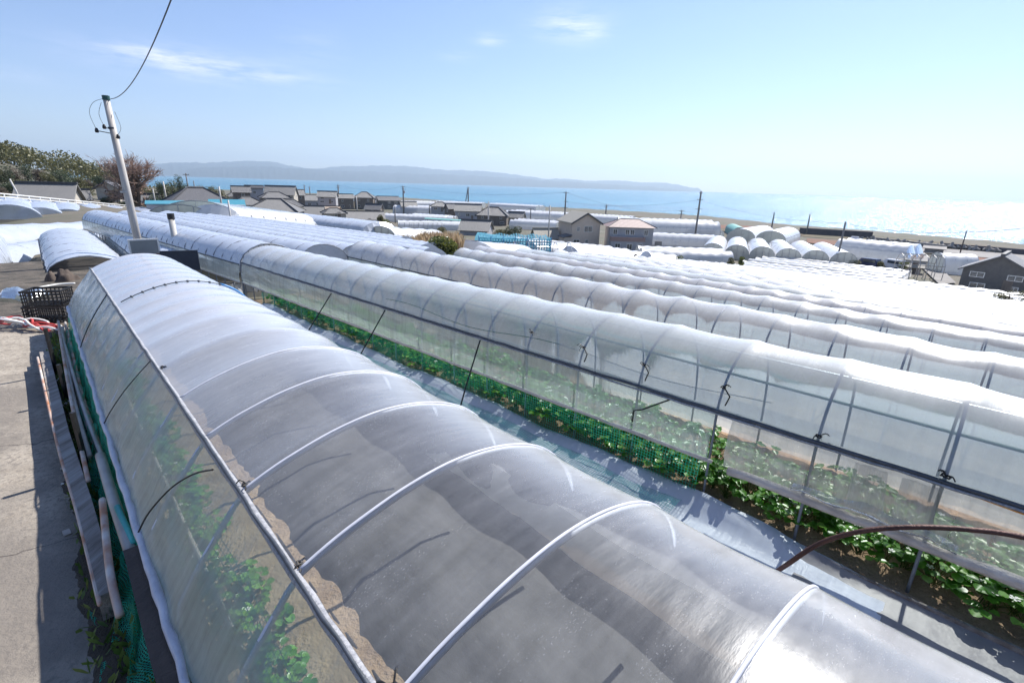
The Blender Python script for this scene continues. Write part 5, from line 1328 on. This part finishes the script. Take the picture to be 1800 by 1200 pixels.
for (xa, ya, za, xb, yb, zb, lab) in [(96, 568, .75, 98, 648, .25, 'black stake standing at the far end of the planks'), (141, 704, .72, 150, 812, .28, 'black square stake beside the green net heap'), (111, 640, .6, 118, 700, .22, 'thin grey stake between the two black stakes')]:
    a_ = atz(xb, yb, zb); b_ = Vector((a_.x, a_.y, za)); o = MB().beam(a_-Vector((0, 0, 0.40)), b_, .028, .028).build('stake', M['black']); tag(o, lab, 'stake')
rr = random.Random(21)
for i in range(7):
    x0 = 104+rr.uniform(-4, 14); x1 = 150+rr.uniform(-6, 26)
    z_ = .26+.02*i
    line_px([(x0, 560+rr.uniform(-8, 20), z_), ((x0+x1)/2+rr.uniform(-3, 3), 690, z_), (x1+10, 820+rr.uniform(-30, 40), z_)], 'loose_pole', M['pvc'] if i % 3 else M['rustpaint'], .014+.004*rr.random(), ['old pole in the bundle beside the net heap, lowest of it', 'whitish pole second in the bundle beside the net heap', 'whitish pole third in the bundle beside the net heap', 'rusty pole in the middle of the bundle by the net heap', 'whitish pole fifth in the bundle beside the net heap', 'whitish pole sixth in the bundle beside the net heap', 'rusty pole on top of the bundle beside the net heap'][i], 'pole', group='poles bundled beside the nearest tunnel')
# small bits of rubble and pot shards in the gap
for i in range(60):
    u = rr.uniform(4.0, 9.8); n = rr.uniform(-.26, .02); s_ = rr.uniform(.015, .05)
    P = P1(u, n, CZ+s_*.5)
    mb = MB().box((0, 0, 0), (s_, s_*rr.uniform(.5, 1.6), s_*rr.uniform(.3, .9)), rr.uniform(0, 3), rr.uniform(-.6, .6))
    o = mb.build('rubble', rr.choice([M['pvc'], M['board'], M['white_p'], M['rustpaint'], M['wall_c']])); o.location = P
    tag(o, 'small scrap of rubble or broken pot in the gap beside the planks', 'rubble', 'rubble scraps beside the nearest tunnel')
# crumpled green net lying along the foot
mb_rows = []
for i, u in enumerate(frange(1.9, 9.2, .045)):
    r_ = []
    for j in range(9):
        q = j/8; n = .03-.20*q*(1.0 if u > 2.4 else max(.25, (u-1.6))) + .02*math.sin(u*11+j); z = .34-.22*q + .05*math.sin(u*6.1+j*1.3)*(1-q) + .03*math.sin(u*17+j*2.1)
        P = P1(u, n, max(z, CZ+.01)); r_.append(P)
    mb_rows.append(r_)
root = empty('net_heap', P1(5, -.1, CZ), 0, 'crumpled bright green net heaped along the foot of the nearest tunnel', 'net')
nb = [[P-root.location for P in r_] for r_ in mb_rows]
net_strip(nb, .014, 'net', M['net_fine'], root)
# weeds in the gap
mb = MB()
for i in range(2600):
    u = rr.uniform(.6, 6.5) if i % 3 else rr.uniform(6.5, 9.6); n = rr.gauss(-.04, .08)
    if n < -.24 or n > .12: continue
    c = P1(u, n, CZ+rr.uniform(0, .04)); h_ = rr.uniform(.03, .12)
    d = Vector((rr.gauss(0, .5), rr.gauss(0, .5), 1)).normalized(); s_ = Vector((rr.gauss(0, 1), rr.gauss(0, 1), 0)).normalized()*rr.uniform(.004, .012)
    mb.add([c-s_*.5, c+s_*.5, c+d*h_*.6+s_*1.4, c+d*h_, c+d*h_*.6-s_*1.4], [(0, 1, 2, 3, 4)])
tag(mb.build('weeds', M['weed']), 'low weeds growing between the planks and the nearest tunnel', 'weeds', kind='stuff')
# dirt at the foot
mb = MB(); rows = []
for u in frange(-1, 10.4, .03): rows.append([P1(u, -.26+.34*j/13+.02*math.sin(u*5)+.012*math.sin(u*17), CZ-.02+.05*math.sin(j/13*3.1)+rr.uniform(-.004, .004)) for j in range(14)])
mb.grid(rows); tag(mb.build('dirt', mat('dark_dirt', (.10, .08, .06), (.045, .038, .03), 7, .95, 0, 1, 60), smooth=True), kind='structure')
# curved rusty pipe at the right
line_px([(1352, 1012, .02), (1383, 992, .42), (1440, 955, .62), (1510, 934, .78), (1600, 926, .88), (1700, 930, .92), (1800, 944, .92), (1950, 985, .85)], 'rusty_pipe', M['rust'], .0135, 'dark red rusty curved pipe reaching over the sheet at the right', 'pipe', 10)
# black crates
def crate(c, rz, L=.56, Wd=.38, H=.30, label='', group='black crates'):
    root = empty('crate', c, rz, label, 'crate', group)
    for nme, ax in (('side_panel', 0), ('side_panel', 1), ('end_panel', 2), ('end_panel', 3)):
        mb = MB(); l = L if ax < 2 else Wd; n_ = 9 if ax < 2 else 6
        for i in range(n_+1):
            q = -l/2+l*i/n_
            if ax < 2: mb.box((q, (-1 if ax == 0 else 1)*Wd/2, H/2), (.012, .012, H-.004))
            else: mb.box(((-1 if ax == 2 else 1)*L/2, q, H/2), (.012, .012, H-.004))
        for k in range(5):
            z = .012+(H-.024)*k/4; th = .014 if k < 4 else .03
            if ax < 2: mb.box((0, (-1 if ax == 0 else 1)*(Wd/2+.003), z), (L+.03, .016, th))
            else: mb.box(((-1 if ax == 2 else 1)*(L/2+.003), 0, z), (.016, Wd-.02, th))
        mb.build(nme, M['black'], root)
    mb = MB()
    for i in range(8): mb.box((-L/2+L*(i+.5)/8, 0, .012), (.03, Wd-.02, .012))
    for i in range(4): mb.box((0, -Wd/2+Wd*(i+.5)/4, .02), (L-.02, .02, .01))
    mb.build('base', M['black'], root); return root
C0 = atr(84, 545, 10.7); C0.z = -.02
for k, lab in enumerate(['black slatted crate, lowest of the stack at the far end of the nearest tunnel', 'black slatted crate in the middle of the stack at the far end', 'black slatted crate on top of the stack at the far end']):
    crate(C0+Vector((.01*k, .02*k, .245*k)), .25+.03*k, .50, .36, .24, lab)
C1 = atr(30, 560, 10.4); C1.z = -.02
crate(C1, .1, .5, .36, .16, 'black crate on the ground under the red cords, left of the crate stack')
# bundles of red and white cord, film piles
rr = random.Random(12)
root = empty('cord_pile', C1+Vector((-.1, 0, .16)), 0, 'tangle of red and white cords and hoses on a black crate at the left edge', 'cord pile')
for k in range(9):
    pts = [Vector((-.75+.19*i, rr.uniform(-.12, .12)+.05*math.sin(i+k), .03+.10*math.sin(i*.45)+rr.uniform(0, .09))) for i in range(9)]
    MB().tube(smoothcurve(pts, 4), .016, 6).build('cord', M['red'] if k % 2 else M['white_p'], root, True)
def crumple(c, sx, sy, sz, m, label, cat, name, seed=1, n_=16):
    rr = random.Random(seed); ph = [rr.uniform(0, 6) for _ in range(8)]; rows = []
    for i in range(n_+1):
        r_ = []
        for j in range(n_+1):
            a_ = 2*i/n_-1; b_ = 2*j/n_-1; e = max(0, 1-(a_**4+b_**4)*.9)
            z = sz*e**.5*(1+.35*math.sin(a_*4+ph[0])*math.sin(b_*3.4+ph[1])+.12*math.sin(a_*9+b_*6+ph[2])) + rr.uniform(-.012, .012)*sz*2
            r_.append((a_*sx/2+rr.uniform(-.02, .02)*sx, b_*sy/2+rr.uniform(-.02, .02)*sy, max(.0, z)))
        rows.append(r_)
    o = MB().grid(rows).build(name, m, None, True); o.location = c; return tag(o, label, cat)
crumple(atz(12, 535, .0)-Vector((.3, -.6, .0)), .8, .6, .16, M['clear_side'], 'heap of crumpled clear film behind the black crates at the left edge', 'plastic film', 'film_heap', 3)
crumple(atz(42, 505, .0)+Vector((0, 1.0, -.15)), .6, .5, .3, M['darkbeam'], 'dark sack between the crates and the lilac tunnel', 'sack', 'sack', 4)
line_px([(-30, 580, -.05), (20, 566, -.05), (70, 560, -.03)], 'plastic_pipe', M['pvc'], .035, 'white pipe lying across the yard at the left edge', 'pipe')
line_px([(132, 498, .42), (100, 500, .42), (60, 507, .42)], 'plastic_pipe', M['white_p'], .018, 'thin white pipe behind the crate stack', 'pipe')
# hoses behind, in the passage between the left tunnels
for i in range(4):
    P = P1(19+i*1.9, -.6+.1*math.sin(i*2), -.85)
    crumple(P, .5, .9, .16, [M['board'], M['darkbeam'], M['leaf_br'], M['weed']][i % 4], '%s mound in the dark passage left of the lilac tunnel' % ['nearest', 'second', 'third', 'farthest'][i], 'mound', 'mound', 30+i, 14)

# leaning pole with insulators and its wire, stub pipe, boards
BP = atr(248, 440, 18.5); BP.z = gz(BP.x, BP.y)-.3
d = ray(205, 175); topz = CAMZ+18.3*d.z/math.hypot(d.x, d.y)
root = empty('utility_pole', BP, heading(BP, 0), 'nearest pole, a pale spotted steel post with a teal cap at the left', 'utility pole', 'utility poles of the village')
Hn = topz-BP.z; lx = -.12
mbp = MB().tube([(0, 0, -.5), (lx*.5, 0, Hn*.5), (lx, 0, Hn)], [.105, .095, .075], 20); mbp.build('pole', M['pole'], root, True)
MB().tube([(lx, 0, Hn-.02), (lx, 0, Hn+.09)], .088, 20).build('cap', M['teal_cap'], root)
MB().tube([(lx, 0, Hn*.5), (lx, 0, Hn*.5+.05)], .105, 16).build('band', M['steel'], root); MB().tube([(lx, 0, Hn-.75), (lx, 0, Hn-.70)], .09, 16).build('band', M['steel_dark'], root)
for i, (x, y, z) in enumerate(((-.34, -.05, -.82), (-.16, -.14, -.72), (.10, -.15, -.95))):
    o = MB().tube([(lx+x, y, Hn+z-.05), (lx+x, y, Hn+z-.02), (lx+x, y, Hn+z+.03), (lx+x, y, Hn+z+.07)], [.035, .05, .04, .022], 10).build('insulator', M['black'], root, True)
    MB().tube([(lx+x, y, Hn+z), (lx, 0, Hn+z-.05)], .012, 5).build('bracket', M['steel_dark'], o)
for pts in ([(lx-.34, -.05, Hn-.8), (lx-.42, -.05, Hn-.4), (lx-.3, -.03, Hn-.12), (lx-.08, -.02, Hn)], [(lx-.16, -.14, Hn-.7), (lx-.22, -.1, Hn-.4), (lx-.12, -.1, Hn-.1)], [(lx+.1, -.15, Hn-.9), (lx+.2, -.1, Hn-.7), (lx+.13, -.05, Hn-.3)]):
    MB().tube(smoothcurve([Vector(p) for p in pts], 5), .005, 5).build('lead_wire', M['black'], root)
tp_ = root.location + Matrix.Rotation(heading(BP, 0), 3, 'Z') @ Vector((lx+.1, 0, Hn+.02))
A_ = tp_; B_ = atr(303, -6, 7.5); Cc = B_ + (B_-A_)*3.2
mb = MB().tube([A_.lerp(B_, q)+Vector((0, 0, -.42*4*q*(1-q)*.6)) for q in np.linspace(0, 1, 24)]+[Cc], .0085, 6)
tag(mb.build('power_line', M['black']), 'black cable running up from the top of the nearest pole', 'power line')
SP = atr(312, 448, 17.2); SP.z = gz(SP.x, SP.y)-.3; d = ray(304, 379); hz_ = CAMZ+17.2*d.z/math.hypot(d.x, d.y)-SP.z
root = empty('capped_pipe', SP, heading(SP, 0), 'short pale upright pipe with a black cap right of the nearest pole', 'pipe')
MB().tube([(0, 0, -.4), (0, 0, hz_)], .075, 16).build('pipe', M['pale_pole'], root, True); MB().tube([(0, 0, hz_-.1), (0, 0, hz_+.06)], .088, 16).build('cap', M['black'], root)
def board(px, py, w_, h_, m, yaw, r, label, frame_m, legs=True):
    P = atr(px, py, r); root = empty('sign_board', P, heading(P, yaw), label, 'board')
    MB().box((0, 0, 0), (w_, .03, h_)).build('panel', m, root)
    mb = MB(); t_ = .035
    for s in (-1, 1): mb.box((s*(w_/2+t_/2), 0, 0), (t_, .05, h_+2*t_)); mb.box((0, 0, s*(h_/2+t_/2)), (w_, .05, t_))
    mb.build('frame', frame_m, root)
    if legs:
        for s in (-.0,): MB().tube([(s, .06, h_/2), (s, .06, -1.4)], .03, 8).build('leg', M['rustpaint'], root)
board(254, 435, .56, .35, M['sign_grey'], 8, 15.5, 'blank grey backed board with a pale frame in front of the nearest pole', M['white_p'])
board(317, 458, .68, .40, M['sign_dark'], -6, 14.0, 'blank slate coloured board right of the grey board', M['sign_dark'])
a_ = atr(275, 447, 15.2); b_ = atr(293, 448, 14.4)
tag(MB().beam(a_, b_, .04, .05).build('bar', M['rust']), 'dark red bar joining the grey board and the slate board', 'bar')
# bags and film hanging at the end of the second tunnel
P = atr(385, 500, 13.0)
root = empty('film_rack', P+Vector((0, 0, -.35)), heading(P, 10), 'low rack draped with white film and bags at the far end of the second tunnel', 'rack')
mb = MB()
for x in (-.75, -.35, .3, .8): mb.tube([(x, 0, -.5), (x, 0, .42)], .012, 5)
mb.tube([(-.8, 0, .28), (.0, 0, .40), (.85, 0, .26)], .012, 5); mb.build('frame', M['steel_dark'], root)
rows = [[(-.2+1.0*i/14+.05*math.sin(j+i), -.04+.06*math.sin(i*1.9+j*.8)-.1*j/8, .34-.62*j/8+.03*math.sin(i*2.1)) for j in range(9)] for i in range(15)]
MB().grid(rows).build('white_film', M['white_p'], root, True)
rows = [[(-.8+.6*i/8, .02*math.sin(i*1.9+j), .3-.4*j/6) for j in range(7)] for i in range(9)]
MB().grid(rows).build('clear_film', M['clear_side'], root, True)
crumple(P+Vector((.25, -.25, -.55)), .3, .3, .35, mat('yellow_bag', (.75, .72, .25), (.6, .6, .3), 9, .4), 'small yellow bag beside the rack of white film', 'bag', 'bag', 51, 8)
crumple(P+Vector((.45, -.15, -.5)), .3, .3, .36, M['white_p'], 'white bag right of the yellow bag', 'bag', 'bag', 52, 8)
for i in range(8):
    a_ = un(10.15+rr.uniform(-.1, .1), 2.55+.1*i, .03); b_ = un(9.5+rr.uniform(-.1, .1), 2.75+.09*i, .02+.02*i)
    tag(MB().tube([a_, b_], .02, 6).build('short_pole', M['darkbeam'] if i % 3 else M['rustpaint']), 'short dark pole in the fan of poles at the far end of the second tunnel', 'pole', 'poles fanned at the far end of the second tunnel')

# folds of loose film hanging over the near rail of the second tunnel
for k, (u0, lab) in enumerate([(.30, ''), (.05, '')]):
    rows = [[(3.70-.02-.012*math.sin(i*1.9+k), u0-.035*i*(1+.25*j/7), .83-.36*j/7) for j in range(8)] for i in range(6)]
    MB().grid(rows).build('loose_film', M['grey_side'], t2, True)
